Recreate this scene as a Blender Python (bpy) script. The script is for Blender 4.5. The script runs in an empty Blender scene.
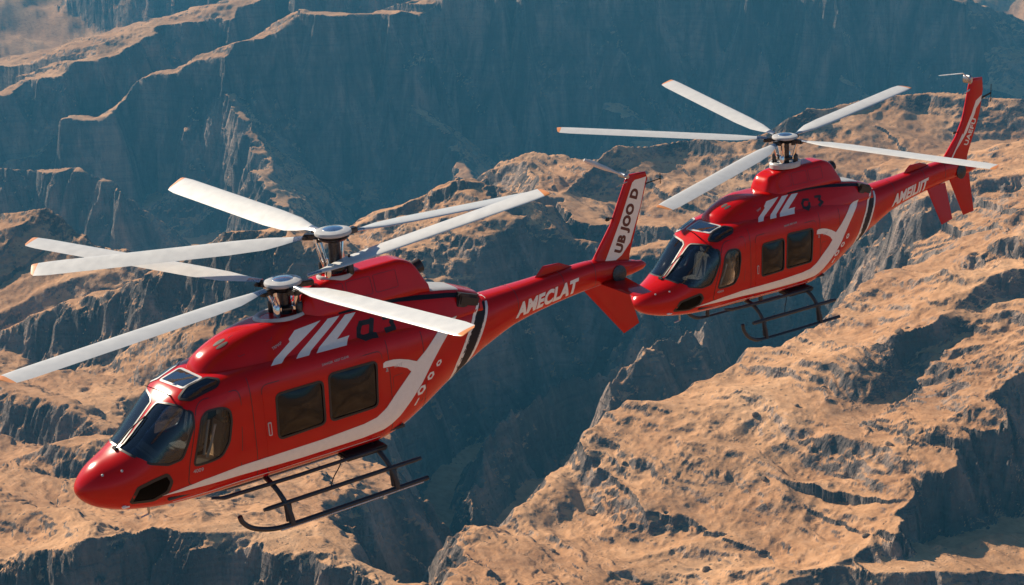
import bpy, bmesh, math, random
import numpy as np
from mathutils import Vector, Matrix
from mathutils.bvhtree import BVHTree

R = math.radians
scene = bpy.context.scene
COL = scene.collection

# ------------------------------------------------------------------ camera
ALT = 640.0                                   # flying height of the camera over the valley datum
cam_data = bpy.data.cameras.new('camera')
cam = bpy.data.objects.new('camera', cam_data)
COL.objects.link(cam)
cam.location = (0, 0, ALT)
cam.rotation_euler = (R(90 - 16), 0, 0)
cam_data.sensor_width = 36.0
cam_data.lens = 1624.0 / 1024.0 * 36.0
cam_data.clip_start = 0.5
cam_data.clip_end = 30000.0
scene.camera = cam

# ------------------------------------------------------------------ light
SUN_EL, SUN_AZ = 29.0, -52.0                  # azimuth measured clockwise from +Y
world = bpy.data.worlds.new('World')
scene.world = world
world.use_nodes = True
wn = world.node_tree
sky = wn.nodes.new('ShaderNodeTexSky')
sky.sky_type = 'NISHITA'
sky.sun_disc = False
sky.sun_elevation = R(SUN_EL)
sky.sun_rotation = R(SUN_AZ)
sky.air_density = 1.0
sky.dust_density = 0.1
sky.ozone_density = 4.0
bg = wn.nodes['Background']
bg.inputs['Strength'].default_value = 0.05
wn.links.new(sky.outputs['Color'], bg.inputs['Color'])

sun_data = bpy.data.lights.new('sun', 'SUN')
sun_data.energy = 5.0
sun_data.angle = R(0.5)
sun_data.color = (1.0, 0.86, 0.68)
sun = bpy.data.objects.new('sun', sun_data)
COL.objects.link(sun)
sdir = Vector((math.sin(R(SUN_AZ)) * math.cos(R(SUN_EL)), math.cos(R(SUN_AZ)) * math.cos(R(SUN_EL)), math.sin(R(SUN_EL))))
sun.rotation_euler = sdir.to_track_quat('Z', 'Y').to_euler()
sun.location = (0, 0, ALT + 60)

vs = scene.view_settings
vs.view_transform = 'Standard'
vs.look = 'None'
vs.exposure = 0.78
vs.gamma = 1.0
vs.use_curve_mapping = False
scene.cycles.max_bounces = 7
scene.cycles.volume_bounces = 0
scene.cycles.transparent_max_bounces = 12


# ------------------------------------------------------------------ helpers
def pchip(xs, ys, x):
    """monotone cubic interpolation"""
    xs = np.asarray(xs, float); ys = np.asarray(ys, float); x = np.asarray(x, float)
    h = np.diff(xs); d = np.diff(ys) / h
    m = np.zeros_like(ys)
    m[0], m[-1] = d[0], d[-1]
    for i in range(1, len(ys) - 1):
        if d[i - 1] * d[i] > 0:
            w1, w2 = 2 * h[i] + h[i - 1], h[i] + 2 * h[i - 1]
            m[i] = (w1 + w2) / (w1 / d[i - 1] + w2 / d[i])
    i = np.clip(np.searchsorted(xs, x) - 1, 0, len(h) - 1)
    t = np.clip((x - xs[i]) / h[i], 0, 1)
    return ((1 + 2 * t) * (1 - t) ** 2 * ys[i] + t * (1 - t) ** 2 * h[i] * m[i]
            + t * t * (3 - 2 * t) * ys[i + 1] + t * t * (t - 1) * h[i] * m[i + 1])


class Loft:
    """closed body swept along X; its section is a super-ellipse with its own size at every station"""
    def __init__(self, X, zt, zb, w, zm, nt, nb, taper=None, nose=False):
        self.X = np.asarray(X, float)
        self.nose = nose
        self.T = {'zt': zt, 'zb': zb, 'w': w, 'zm': zm, 'nt': nt, 'nb': nb,
                  'taper': taper if taper else [1.0] * len(X)}

    def s(self, x):
        return np.sqrt(np.maximum(x, 0)) if self.nose else x

    def at(self, x, a):
        x = float(x)
        g = {k: float(pchip(self.s(self.X), v, self.s(x))) for k, v in self.T.items()}
        return self._pt(x, a, g)

    def _pt(self, x, a, g):
        c, s = math.cos(a), math.sin(a)
        n = g['nt'] if s >= 0 else g['nb']
        f = lambda q: math.copysign(abs(q) ** (2.0 / n), q)
        hh = (g['zt'] - g['zm']) if s >= 0 else (g['zm'] - g['zb'])
        z = g['zm'] + hh * f(s)
        y = g['w'] * f(c)
        if g['taper'] != 1.0:
            t = (z - g['zb']) / max(1e-6, g['zt'] - g['zb'])
            y *= 1 + (g['taper'] - 1) * t
        return (x, y, z)

    def mesh(self, nx=120, na=96, x0=None, x1=None, inset=0.0, hole=None):
        """list of verts and faces, closed at both ends"""
        x0 = self.X[0] if x0 is None else x0
        x1 = self.X[-1] if x1 is None else x1
        if self.nose:
            ss = np.linspace(math.sqrt(max(x0, 0)), math.sqrt(x1), nx + 1); xs = ss ** 2
        else:
            xs = np.linspace(x0, x1, nx + 1)
        V, Fc = [], []
        tab = {k: pchip(self.s(self.X), v, self.s(xs)) for k, v in self.T.items()}
        # even spacing of points along the section
        for i, x in enumerate(xs):
            g = {k: float(v[i]) for k, v in tab.items()}
            if g['w'] < 1e-4:
                g['w'] = 1e-4
            if g['zt'] - g['zb'] < 1e-4:
                g['zt'] += 1e-4; g['zb'] -= 1e-4
            fine = [self._pt(x, 2 * math.pi * k / 720, g) for k in range(721)]
            L = [0.0]
            for k in range(720):
                L.append(L[-1] + math.dist(fine[k], fine[k + 1]))
            L = np.array(L); tgt = np.linspace(0, L[-1], na + 1)[:-1]
            yy = np.interp(tgt, L, [p[1] for p in fine]); zz = np.interp(tgt, L, [p[2] for p in fine])
            V += [(x, float(a), float(b)) for a, b in zip(yy, zz)]
        n = len(xs)
        for i in range(n - 1):
            for k in range(na):
                k2 = (k + 1) % na
                Fc.append((i * na + k, (i + 1) * na + k, (i + 1) * na + k2, i * na + k2))
        Fc.append(tuple(range(na)))
        Fc.append(tuple((n - 1) * na + k for k in reversed(range(na))))
        return V, Fc


def bm_from(V, Fc):
    bm = bmesh.new()
    vs_ = [bm.verts.new(v) for v in V]
    for f in Fc:
        try:
            bm.faces.new([vs_[i] for i in f])
        except ValueError:
            pass
    return bm


fus = Loft(
    X=[0, .05, .13, .3, .6, .8, 1.1, 1.45, 1.7, 2.0, 2.5, 3.2, 4.0, 5.0, 5.5, 6.0, 6.5, 7.0, 7.5],
    zt=[0.0, .13, .22, .35, .49, .60, .86, 1.16, 1.32, 1.42, 1.49, 1.52, 1.53, 1.53, 1.52, 1.50, 1.47, 1.44, 1.40],
    zb=[0, -.13, -.22, -.33, -.43, -.46, -.49, -.51, -.52, -.53, -.53, -.53, -.53, -.52, -.42, -.22, .02, .24, .44],
    w=[0, .17, .27, .41, .56, .64, .73, .79, .82, .845, .86, .87, .87, .86, .82, .75, .65, .53, .41],
    zm=[0, 0, 0, 0, 0, .02, .08, .2, .3, .4, .5, .5, .5, .5, .55, .65, .8, .9, .93],
    nt=[2, 2, 2.05, 2.1, 2.3, 2.5, 2.8, 3.2, 3.6, 4, 4.5, 5, 5, 5, 4.5, 4, 3.5, 3, 2.6],
    nb=[2, 2, 2.05, 2.15, 2.4, 2.6, 2.9, 3.2, 3.3, 3.4, 3.5, 3.5, 3.5, 3.5, 3.3, 3, 2.8, 2.6, 2.4],
    nose=True)
boom = Loft(
    X=[7.40, 7.5, 8.3, 9.2, 10.0, 10.6, 11.0, 11.22, 11.26],
    zt=[1.405, 1.40, 1.41, 1.44, 1.46, 1.38, 1.28, 1.21, 1.16],
    zb=[.40, .44, .72, .87, .95, .99, 1.02, 1.04, 1.08],
    w=[.43, .41, .32, .25, .21, .17, .13, .09, .04],
    zm=[.92, .93, 1.08, 1.15, 1.2, 1.18, 1.15, 1.12, 1.12],
    nt=[2.6] * 9, nb=[2.4] * 9)
cowl = Loft(
    X=[2.10, 2.20, 2.42, 2.86, 3.15, 3.45, 4.5, 5.5, 6.4, 7.0, 7.42],
    zt=[1.46, 1.60, 1.74, 1.90, 1.955, 1.98, 1.98, 1.93, 1.84, 1.72, 1.56],
    zb=[1.2] * 11,
    w=[.30, .44, .58, .70, .745, .765, .78, .75, .64, .52, .44],
    zm=[1.3, 1.32, 1.34, 1.36, 1.37, 1.38, 1.38, 1.38, 1.36, 1.34, 1.32],
    nt=[2.2, 2.4, 2.8, 3.6, 4.6, 6, 7, 7, 6, 4.5, 3.5],
    nb=[3] * 11,
    taper=[.7, .66, .6, .55, .53, .52, .52, .55, .62, .7, .75])
fair = Loft(                                  # fairing under the rear mast
    X=[3.98, 4.05, 4.25, 4.6, 5.2, 5.85, 6.15, 6.42],
    zt=[1.95, 2.15, 2.34, 2.42, 2.46, 2.47, 2.38, 1.98],
    zb=[1.75] * 8,
    w=[.24, .34, .44, .48, .48, .45, .42, .36],
    zm=[1.85, 1.9, 1.95, 2.0, 2.0, 2.0, 2.0, 1.87],
    nt=[3, 4, 6, 8, 9, 9, 8, 4], nb=[3] * 8,
    taper=[.8, .72, .62, .56, .54, .54, .56, .8])


# ------------------------------------------------------------------ materials
def new_mat(name):
    m = bpy.data.materials.new(name)
    m.use_nodes = True
    return m, m.node_tree, m.node_tree.nodes['Principled BSDF']


def paint(name, col, rough=0.3, metal=0.0, coat=0.0, bump=0.0, scale=14.0, vary=0.08, coat_rough=0.05, spec=0.5):
    m, nt, p = new_mat(name)
    N, L = nt.nodes, nt.links
    tc = N.new('ShaderNodeTexCoord')
    nz = N.new('ShaderNodeTexNoise')
    nz.inputs['Scale'].default_value = scale
    nz.inputs['Detail'].default_value = 6
    L.new(tc.outputs['Object'], nz.inputs['Vector'])
    cr = N.new('ShaderNodeValToRGB')
    cr.color_ramp.elements[0].position = .3
    cr.color_ramp.elements[1].position = .7
    cr.color_ramp.elements[0].color = [c * (1 - vary) for c in col] + [1]
    cr.color_ramp.elements[1].color = [min(1, c * (1 + vary)) for c in col] + [1]
    L.new(nz.outputs['Fac'], cr.inputs['Fac'])
    L.new(cr.outputs['Color'], p.inputs['Base Color'])
    mr = N.new('ShaderNodeMapRange')
    mr.inputs['To Min'].default_value = max(0.02, rough * 0.75)
    mr.inputs['To Max'].default_value = rough * 1.3
    L.new(nz.outputs['Fac'], mr.inputs['Value'])
    L.new(mr.outputs['Result'], p.inputs['Roughness'])
    p.inputs['Metallic'].default_value = metal
    p.inputs['Coat Weight'].default_value = coat
    p.inputs['Coat Roughness'].default_value = coat_rough
    p.inputs['Specular IOR Level'].default_value = spec
    if bump > 0:
        n2 = N.new('ShaderNodeTexNoise')
        n2.inputs['Scale'].default_value = 2.6
        n2.inputs['Detail'].default_value = 2
        L.new(tc.outputs['Object'], n2.inputs['Vector'])
        b = N.new('ShaderNodeBump')
        b.inputs['Strength'].default_value = 1.0
        b.inputs['Distance'].default_value = bump
        L.new(n2.outputs['Fac'], b.inputs['Height'])
        L.new(b.outputs['Normal'], p.inputs['Normal'])
        L.new(b.outputs['Normal'], p.inputs['Coat Normal'])
    return m


def glass(name, tint, refl=0.10, rough=0.02):
    """thin tinted pane: part of what is behind comes through, the rest mirrors the surroundings"""
    m, nt, p = new_mat(name)
    N, L = nt.nodes, nt.links
    N.remove(p)
    out = N['Material Output']
    tr = N.new('ShaderNodeBsdfTransparent'); tr.inputs['Color'].default_value = (*tint, 1)
    gl = N.new('ShaderNodeBsdfGlossy'); gl.inputs['Roughness'].default_value = rough
    gl.inputs['Color'].default_value = (.9, .95, 1, 1)
    fr = N.new('ShaderNodeFresnel'); fr.inputs['IOR'].default_value = 1.45
    ad = N.new('ShaderNodeMath'); ad.operation = 'ADD'; ad.inputs[1].default_value = refl; ad.use_clamp = True
    L.new(fr.outputs[0], ad.inputs[0])
    mx = N.new('ShaderNodeMixShader')
    L.new(ad.outputs[0], mx.inputs[0]); L.new(tr.outputs[0], mx.inputs[1]); L.new(gl.outputs[0], mx.inputs[2])
    nz = N.new('ShaderNodeTexNoise'); nz.inputs['Scale'].default_value = 1.7
    tc = N.new('ShaderNodeTexCoord'); L.new(tc.outputs['Object'], nz.inputs['Vector'])
    b = N.new('ShaderNodeBump'); b.inputs['Distance'].default_value = .012
    L.new(nz.outputs['Fac'], b.inputs['Height']); L.new(b.outputs[0], gl.inputs['Normal'])
    L.new(mx.outputs[0], out.inputs['Surface'])
    return m


M = {
    'red': paint('red_gloss_paint', (.52, .004, .003), .20, coat=.42, bump=.003, spec=.12, vary=.06, scale=3),
    'white': paint('white_gloss_paint', (.78, .76, .72), .35, coat=.6, vary=.04),
    'black': paint('black_paint', (.008, .010, .018), .5, spec=.2),
    'rubber': paint('black_rubber', (.012, .012, .013), .55),
    'dark': paint('dark_tube_paint', (.03, .035, .045), .38, metal=.3),
    'steel': paint('brushed_steel', (.42, .43, .45), .28, metal=1.0, scale=40, vary=.25),
    'chrome': paint('polished_steel', (.75, .76, .78), .12, metal=1.0, vary=.1),
    'gun': paint('dark_gunmetal', (.06, .06, .065), .35, metal=.9, scale=30, vary=.4),
    'blade': paint('blade_white_paint', (.62, .62, .60), .4, coat=.3, vary=.05, scale=6),
    'orange': paint('orange_tip_paint', (.72, .27, .08), .4, coat=.3),
    'seat': paint('tan_leather', (.42, .30, .20), .55, bump=.01),
    'seat2': paint('pale_cloth', (.62, .56, .48), .7),
    'inner': paint('cabin_lining_dark', (.05, .045, .042), .7),
    'frame_dark': paint('window_gasket', (.012, .010, .012), .4),
    'exhaust': paint('heat_stained_steel', (.05, .045, .05), .4, metal=.7, vary=.5, scale=8),
    'lamp': paint('clear_lamp_cover', (.8, .8, .82), .15, coat=1),
    'silver': paint('silver_trim', (.46, .46, .46), .45, coat=.2),
    'glass_front': glass('windshield_glass', (.34, .38, .42), .03),
    'glass_side': glass('cabin_window_glass', (.12, .105, .10), .0),
    'glass_door': glass('door_window_glass', (.85, .83, .80), -.02),
    'glass_roof': glass('roof_window_teal_glass', (.04, .22, .26), .22),
    'maroon': paint('dark_maroon_lettering', (.09, .008, .008), .4),
    'glass_chin': glass('chin_window_glass', (.04, .045, .05), -.028),
    'lens': paint('red_lamp_lens', (.6, .02, .02), .15, coat=1),
}


# ------------------------------------------------------------------ mesh kit
class Heli:
    """collects the parts of one helicopter; warp() maps the drawing's body axes to this airframe's"""
    def __init__(self, root, warp):
        self.root, self.warp = root, warp

    def part(self, name, bm, mat, parent=None, smooth=True, label=None, angle=40):
        me = bpy.data.meshes.new(name)
        for v in bm.verts:
            v.co = self.warp(v.co)
        bmesh.ops.recalc_face_normals(bm, faces=bm.faces)
        bm.to_mesh(me); bm.free()
        o = bpy.data.objects.new(name, me)
        COL.objects.link(o)
        for m_ in (mat if isinstance(mat, (list, tuple)) else [mat]):
            me.materials.append(m_)
        if smooth:
            for p in me.polygons:
                p.use_smooth = True
            me.set_sharp_from_angle(angle=R(angle))
        o.parent = parent if parent else self.root
        if label:
            o['label'] = label
        return o

    def pair(self, name, bm, mat, parent=None):
        """the same marking on both sides, each its own part"""
        other = mirror(cp(bm))
        self.part(name, bm, mat, parent)
        self.part(name, other, mat, parent)


def merge(bm, other, mi=None):
    """copy other into bm (other is freed)"""
    mp = {v: bm.verts.new(v.co) for v in other.verts}
    for f in other.faces:
        try:
            nf = bm.faces.new([mp[v] for v in f.verts])
            nf.material_index = f.material_index if mi is None else mi
        except ValueError:
            pass
    other.free()
    return bm


def box(cx, cy, cz, sx, sy, sz, bev=0.0, rot=None, mi=0):
    bm = bmesh.new()
    bmesh.ops.create_cube(bm, size=1)
    bmesh.ops.scale(bm, vec=(sx, sy, sz), verts=bm.verts)
    if bev > 0:
        bmesh.ops.bevel(bm, geom=list(bm.edges), offset=bev, segments=2, affect='EDGES')
    if rot is not None:
        bmesh.ops.rotate(bm, cent=(0, 0, 0), matrix=rot, verts=bm.verts)
    bmesh.ops.translate(bm, vec=(cx, cy, cz), verts=bm.verts)
    for f in bm.faces:
        f.material_index = mi
    return bm


def smooth_path(P, n=6):
    P = [Vector(p) for p in P]
    out = []
    for i in range(len(P) - 1):
        p0, p1, p2, p3 = P[max(i - 1, 0)], P[i], P[i + 1], P[min(i + 2, len(P) - 1)]
        for k in range(n):
            t = k / n
            out.append(.5 * ((2 * p1) + (p2 - p0) * t + (2 * p0 - 5 * p1 + 4 * p2 - p3) * t * t + (-p0 + 3 * p1 - 3 * p2 + p3) * t ** 3))
    out.append(P[-1])
    return out


def tube(P, r, seg=12, mi=0, caps=True, smooth=0):
    P = smooth_path(P, smooth) if smooth else [Vector(p) for p in P]
    rs = r if isinstance(r, (list, tuple)) else [r] * len(P)
    if len(rs) != len(P):
        rs = list(np.interp(np.linspace(0, 1, len(P)), np.linspace(0, 1, len(rs)), rs))
    bm = bmesh.new(); rings = []
    up = None
    for i, p in enumerate(P):
        t = (P[min(i + 1, len(P) - 1)] - P[max(i - 1, 0)]).normalized()
        if up is None:
            up = t.orthogonal().normalized()
        up = (up - t * up.dot(t)).normalized()
        b = t.cross(up)
        rings.append([bm.verts.new(p + (up * math.cos(2 * math.pi * k / seg) + b * math.sin(2 * math.pi * k / seg)) * rs[i]) for k in range(seg)])
    for a, c in zip(rings, rings[1:]):
        for k in range(seg):
            bm.faces.new((a[k], a[(k + 1) % seg], c[(k + 1) % seg], c[k]))
    if caps:
        bm.faces.new(rings[0][::-1]); bm.faces.new(rings[-1])
    for f in bm.faces:
        f.material_index = mi
    return bm


def lathe(prof, center, axis=(0, 0, 1), seg=32, mi=0, sy=1.0):
    """prof: (radius, height) pairs along axis"""
    ax = Vector(axis).normalized()
    u = Vector((1, 0, 0)) if abs(ax.x) < .9 else Vector((0, 1, 0))
    u = (u - ax * u.dot(ax)).normalized(); w = ax.cross(u)
    bm = bmesh.new(); rings = []
    for r, h in prof:
        rings.append([bm.verts.new(Vector(center) + ax * h + (u * math.cos(2 * math.pi * k / seg) + w * sy * math.sin(2 * math.pi * k / seg)) * max(r, 1e-4)) for k in range(seg)])
    for a, c in zip(rings, rings[1:]):
        for k in range(seg):
            bm.faces.new((a[k], a[(k + 1) % seg], c[(k + 1) % seg], c[k]))
    bm.faces.new(rings[0][::-1]); bm.faces.new(rings[-1])
    for f in bm.faces:
        f.material_index = mi
    return bm


def rounded(poly, r=0.06, n=5):
    out = []
    m_ = len(poly)
    for i in range(m_):
        a, p, b = Vector(poly[i - 1]), Vector(poly[i]), Vector(poly[(i + 1) % m_])
        da, db = (a - p).length, (b - p).length
        k = min(r, da * .48, db * .48)
        s, e = p + (a - p).normalized() * k, p + (b - p).normalized() * k
        for j in range(n + 1):
            t = j / n
            out.append(tuple((1 - t) ** 2 * s + 2 * t * (1 - t) * p + t * t * e))
    return out


def curve2(poly, n=5):
    """closed smooth curve through the points"""
    P = [Vector(p) for p in poly]; m_ = len(P); out = []
    for i in range(m_):
        p0, p1, p2, p3 = P[i - 1], P[i], P[(i + 1) % m_], P[(i + 2) % m_]
        for k in range(n):
            t = k / n
            out.append(tuple(.5 * ((2 * p1) + (p2 - p0) * t + (2 * p0 - 5 * p1 + 4 * p2 - p3) * t * t + (-p0 + 3 * p1 - 3 * p2 + p3) * t ** 3)))
    return out


def flat(polys):
    """triangulated 2D outlines as a bmesh in the (x, y) plane"""
    bm = bmesh.new()
    for poly in polys:
        vs_ = [bm.verts.new((p[0], p[1], 0)) for p in poly]
        try:
            bm.faces.new(vs_)
        except ValueError:
            pass
    bmesh.ops.triangulate(bm, faces=bm.faces, ngon_method='EAR_CLIP')
    return bm


def gridcut(bm, du, dv):
    us = [v.co.x for v in bm.verts]; ws = [v.co.y for v in bm.verts]
    k = math.floor(min(us) / du) + 1
    while k * du < max(us):
        bmesh.ops.bisect_plane(bm, geom=list(bm.verts) + list(bm.edges) + list(bm.faces), plane_co=(k * du, 0, 0), plane_no=(1, 0, 0), dist=1e-5)
        k += 1
    k = math.floor(min(ws) / dv) + 1
    while k * dv < max(ws):
        bmesh.ops.bisect_plane(bm, geom=list(bm.verts) + list(bm.edges) + list(bm.faces), plane_co=(0, k * dv, 0), plane_no=(0, 1, 0), dist=1e-5)
        k += 1
    return bm


HULL_V, HULL_F = [], []
for L_ in (fus, boom, cowl, fair):
    V_, F_ = L_.mesh(140, 120)
    o_ = len(HULL_V); HULL_V += V_; HULL_F += [tuple(i + o_ for i in f) for f in F_]
HULL = BVHTree.FromPolygons([Vector(v) for v in HULL_V], HULL_F)


def side(u, v):
    """point and outward normal of the port side at station u, height v"""
    h = HULL.ray_cast(Vector((u, -3, v)), Vector((0, 1, 0)))
    if h[0] is None:
        h = HULL.find_nearest(Vector((u, -.5, v)))
    n = h[1]
    if n.y > 0:
        n = -n
    return h[0], n


def on_loft(L):
    def f(u, a):
        p = Vector(L.at(u, a))
        du = Vector(L.at(u + .01, a)) - Vector(L.at(u - .01, a))
        da = Vector(L.at(u, a + .01)) - Vector(L.at(u, a - .01))
        n = du.cross(da).normalized()
        c = Vector((0, p.y, p.z - L.at(u, 0)[2] * 0 - .3))
        if n.dot(c) < 0:
            n = -n
        return p, n
    return f


def patch(bm2, fn, off, th, du=.07, dv=.07, bulge=0.0):
    """lay a 2D outline on the hull as a thin solid, its top `off` above the skin"""
    if not isinstance(bm2, bmesh.types.BMesh):
        bm2 = flat(bm2)
    gridcut(bm2, du, dv)
    if bulge:
        us = [v.co.x for v in bm2.verts]; ws = [v.co.y for v in bm2.verts]
        uc, hu, wc, hw = (min(us) + max(us)) / 2, (max(us) - min(us)) / 2, (min(ws) + max(ws)) / 2, (max(ws) - min(ws)) / 2
    bmesh.ops.remove_doubles(bm2, verts=bm2.verts, dist=1e-5)
    low = {}
    pos = {}
    for v in bm2.verts:
        p, n = fn(v.co.x, v.co.y)
        e = bulge * max(0, 1 - ((v.co.x - uc) / hu) ** 2) * max(0, 1 - ((v.co.y - wc) / hw) ** 2) ** .8 if bulge else 0
        pos[v] = p + n * (off + e)
        low[v] = p + n * (off + e - th)
    faces = list(bm2.faces)
    bedges = [e for e in bm2.edges if len(e.link_faces) == 1]
    lv = {v: bm2.verts.new(low[v]) for v in list(pos)}
    for v, p in pos.items():
        v.co = p
    for e in bedges:
        a, b = e.verts
        try:
            bm2.faces.new((a, b, lv[b], lv[a]))
        except ValueError:
            pass
    for f in faces:
        bm2.faces.new([lv[v] for v in reversed(f.verts)])
    return bm2


def ring(poly, fn, w0, w1, top, bot):
    """frame strip that follows a closed outline on the hull, from w0 to w1 outside it"""
    P = []
    m_ = len(poly)
    pts = [fn(*p) for p in poly]
    cen = sum((p for p, n in pts), Vector()) / m_
    bm = bmesh.new(); rows = []
    for i, (p, n) in enumerate(pts):
        t = (pts[(i + 1) % m_][0] - pts[i - 1][0])
        if t.length < 1e-6:
            continue
        t.normalize()
        b = n.cross(t).normalized()
        if i == 0:
            pass
        P.append((p, n, b))
    # decide outward sense by the sign of the enclosed area
    s = sum((b.dot(p - cen)) for p, n, b in P)
    sg = 1 if s > 0 else -1
    for p, n, b in P:
        b = b * sg
        rows.append([bm.verts.new(p + b * w0 + n * bot), bm.verts.new(p + b * w0 + n * top),
                     bm.verts.new(p + b * w1 + n * top), bm.verts.new(p + b * w1 + n * bot)])
    for i in range(len(rows)):
        a, c = rows[i - 1], rows[i]
        for k in range(4):
            bm.faces.new((a[k], a[(k + 1) % 4], c[(k + 1) % 4], c[k]))
    return bm


def mirror(bm):
    for v in bm.verts:
        v.co.y *= -1
    return bm


def cp(bm):
    return bm.copy()


def text2(s, size=1.0, bold=0.0, spacing=1.0):
    cu = bpy.data.curves.new('lettering', 'FONT')
    cu.body = s; cu.size = size; cu.offset = bold; cu.space_character = spacing; cu.resolution_u = 4
    ob = bpy.data.objects.new('lettering', cu)
    me = bpy.data.meshes.new_from_object(ob)
    bm = bmesh.new(); bm.from_mesh(me)
    bpy.data.objects.remove(ob); bpy.data.curves.remove(cu); bpy.data.meshes.remove(me)
    bmesh.ops.remove_doubles(bm, verts=bm.verts, dist=1e-5)
    return bm


def affine(bm, org, ex, ey):
    for v in bm.verts:
        x, y = v.co.x, v.co.y
        v.co = (org[0] + ex[0] * x + ey[0] * y, org[1] + ex[1] * x + ey[1] * y, 0)
    return bm


def strokes(segs, w):
    """letter strokes given as quads of centre lines"""
    polys = []
    for P in segs:
        for a, b in zip(P, P[1:]):
            a, b = Vector(a), Vector(b)
            d = (b - a).normalized(); n = Vector((-d.y, d.x)) * w / 2
            a2, b2 = a - d * w * .35, b + d * w * .35
            polys.append([a2 - n, b2 - n, b2 + n, a2 + n])
    bm = bmesh.new()
    for i, poly in enumerate(polys):
        bm.faces.new([bm.verts.new((p[0], p[1], 0)) for p in poly])
    return bm


def loft_bm(L, nx=120, na=96, x0=None, x1=None):
    return bm_from(*L.mesh(nx, na, x0, x1))


def foil(root_le, root_te, tip_le, tip_te, th0, th1, nrm, seg=14, steps=8, tip_round=True):
    """fin or wing surface lofted between a root chord and a tip chord; nrm is its thickness direction"""
    nrm = Vector(nrm).normalized()
    prof = []
    for k in range(seg + 1):
        t = .5 - .5 * math.cos(math.pi * k / seg)
        prof.append((t, 2.6 * (.2969 * math.sqrt(t) - .126 * t - .3516 * t * t + .2843 * t ** 3 - .1015 * t ** 4) * 1.9))
    loop = [(t, h) for t, h in prof] + [(t, -h) for t, h in reversed(prof[1:-1])]
    bm = bmesh.new(); rings = []
    for i in range(steps + 1):
        u = i / steps
        le = Vector(root_le).lerp(Vector(tip_le), u); te = Vector(root_te).lerp(Vector(tip_te), u)
        th = th0 + (th1 - th0) * u
        if tip_round and i == steps:
            th *= .45
        rings.append([bm.verts.new(le.lerp(te, t) + nrm * h * th * .5) for t, h in loop])
    n = len(loop)
    for a, c in zip(rings, rings[1:]):
        for k in range(n):
            bm.faces.new((a[k], a[(k + 1) % n], c[(k + 1) % n], c[k]))
    bm.faces.new(rings[0][::-1]); bm.faces.new(rings[-1])
    return bm


def blade_bm(hub, d, Rr, chord, pitch, r0=.42, tip=.10, droop=0.0):
    """rotor blade: grip, slender root, full-chord body, raked coloured tip"""
    d = Vector(d).normalized(); z = Vector((0, 0, 1))
    n0 = (z - d * z.dot(d)).normalized(); c0 = n0.cross(d)
    pa = R(pitch)
    st = [(r0, .11, .08, 0), (r0 + .12, .12, .075, .2), (r0 + .24, .17, .065, .4), (r0 + .42, chord * .6, .055, .8), (r0 + .7, chord * .86, .05, 1),
          (r0 + 1.3, chord, .045, 1), (Rr * .6, chord, .042, 1), (Rr * .8, chord, .038, 1), (Rr - tip - .25, chord, .032, 1), (Rr - tip, chord * .9, .03, 1), (Rr - .03, chord * .80, .024, 1), (Rr, chord * .66, .012, 1)]
    seg = 10
    prof = []
    for k in range(seg + 1):
        t = .5 - .5 * math.cos(math.pi * k / seg)
        prof.append((t, (.2969 * math.sqrt(t) - .126 * t - .3516 * t * t + .2843 * t ** 3 - .1036 * t ** 4) * 5 * 2))
    loop = [(t, h) for t, h in prof] + [(t, -h * .6) for t, h in reversed(prof[1:-1])]
    bm = bmesh.new(); rings = []
    for i, (r, c, th, tw) in enumerate(st):
        a = pa * tw
        ca = c0 * math.cos(a) + n0 * math.sin(a); na = n0 * math.cos(a) - c0 * math.sin(a)
        base = Vector(hub) + d * r + n0 * (-droop * (r / Rr) ** 2)
        ring_ = []
        for t, h in loop:
            rk = (t - .3) * -.22 if i >= len(st) - 2 else 0      # raked tip
            ring_.append(bm.verts.new(base + ca * (t - .35) * c + na * h * th * .5 + d * rk * c))
        rings.append(ring_)
    n = len(loop)
    for i, (a, c) in enumerate(zip(rings, rings[1:])):
        for k in range(n):
            f = bm.faces.new((a[k], a[(k + 1) % n], c[(k + 1) % n], c[k]))
            f.material_index = 2 if i < 2 else (1 if i >= 9 else 0)
    bm.faces.new(rings[0][::-1]).material_index = 2
    bm.faces.new(rings[-1]).material_index = 1
    return bm


# ------------------------------------------------------------------ terrain
def hash2(ix, iy, seed):
    h = (ix.astype(np.int64) * 374761393 + iy.astype(np.int64) * 668265263 + seed * 974634777) & 0xffffffff
    h = ((h ^ (h >> 13)) * 1274126177) & 0xffffffff
    h = h ^ (h >> 16)
    return (h & 0xffff).astype(np.float32) / 65536.0


def gnoise(x, y, seed):
    """gradient noise, about -1..1"""
    ix, iy = np.floor(x), np.floor(y)
    fx, fy = (x - ix).astype(np.float32), (y - iy).astype(np.float32)
    u = fx * fx * fx * (fx * (fx * 6 - 15) + 10); v = fy * fy * fy * (fy * (fy * 6 - 15) + 10)
    def g(dx, dy):
        a = hash2(ix + dx, iy + dy, seed) * 6.2831853
        return np.cos(a) * (fx - dx) + np.sin(a) * (fy - dy)
    n0 = g(0, 0); n1 = g(1, 0); n2 = g(0, 1); n3 = g(1, 1)
    return (n0 + (n1 - n0) * u + (n2 - n0) * v + (n0 - n1 - n2 + n3) * u * v) * 1.5


def fbm(x, y, wl, octaves, seed, gain=.5, ridged=False):
    s = np.zeros(x.shape, np.float32); a = 1.0; f = 1.0 / wl; tot = 0
    for o in range(octaves):
        c, q = math.cos(o * .7 + seed), math.sin(o * .7 + seed)
        n = gnoise((x * c - y * q) * f + 17.3 * o, (x * q + y * c) * f - 9.1 * o, seed * 31 + o)
        if ridged:
            n = 1 - 2 * np.abs(n)
        s += a * n; tot += a; a *= gain; f *= 2.03
    return s / tot


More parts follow.
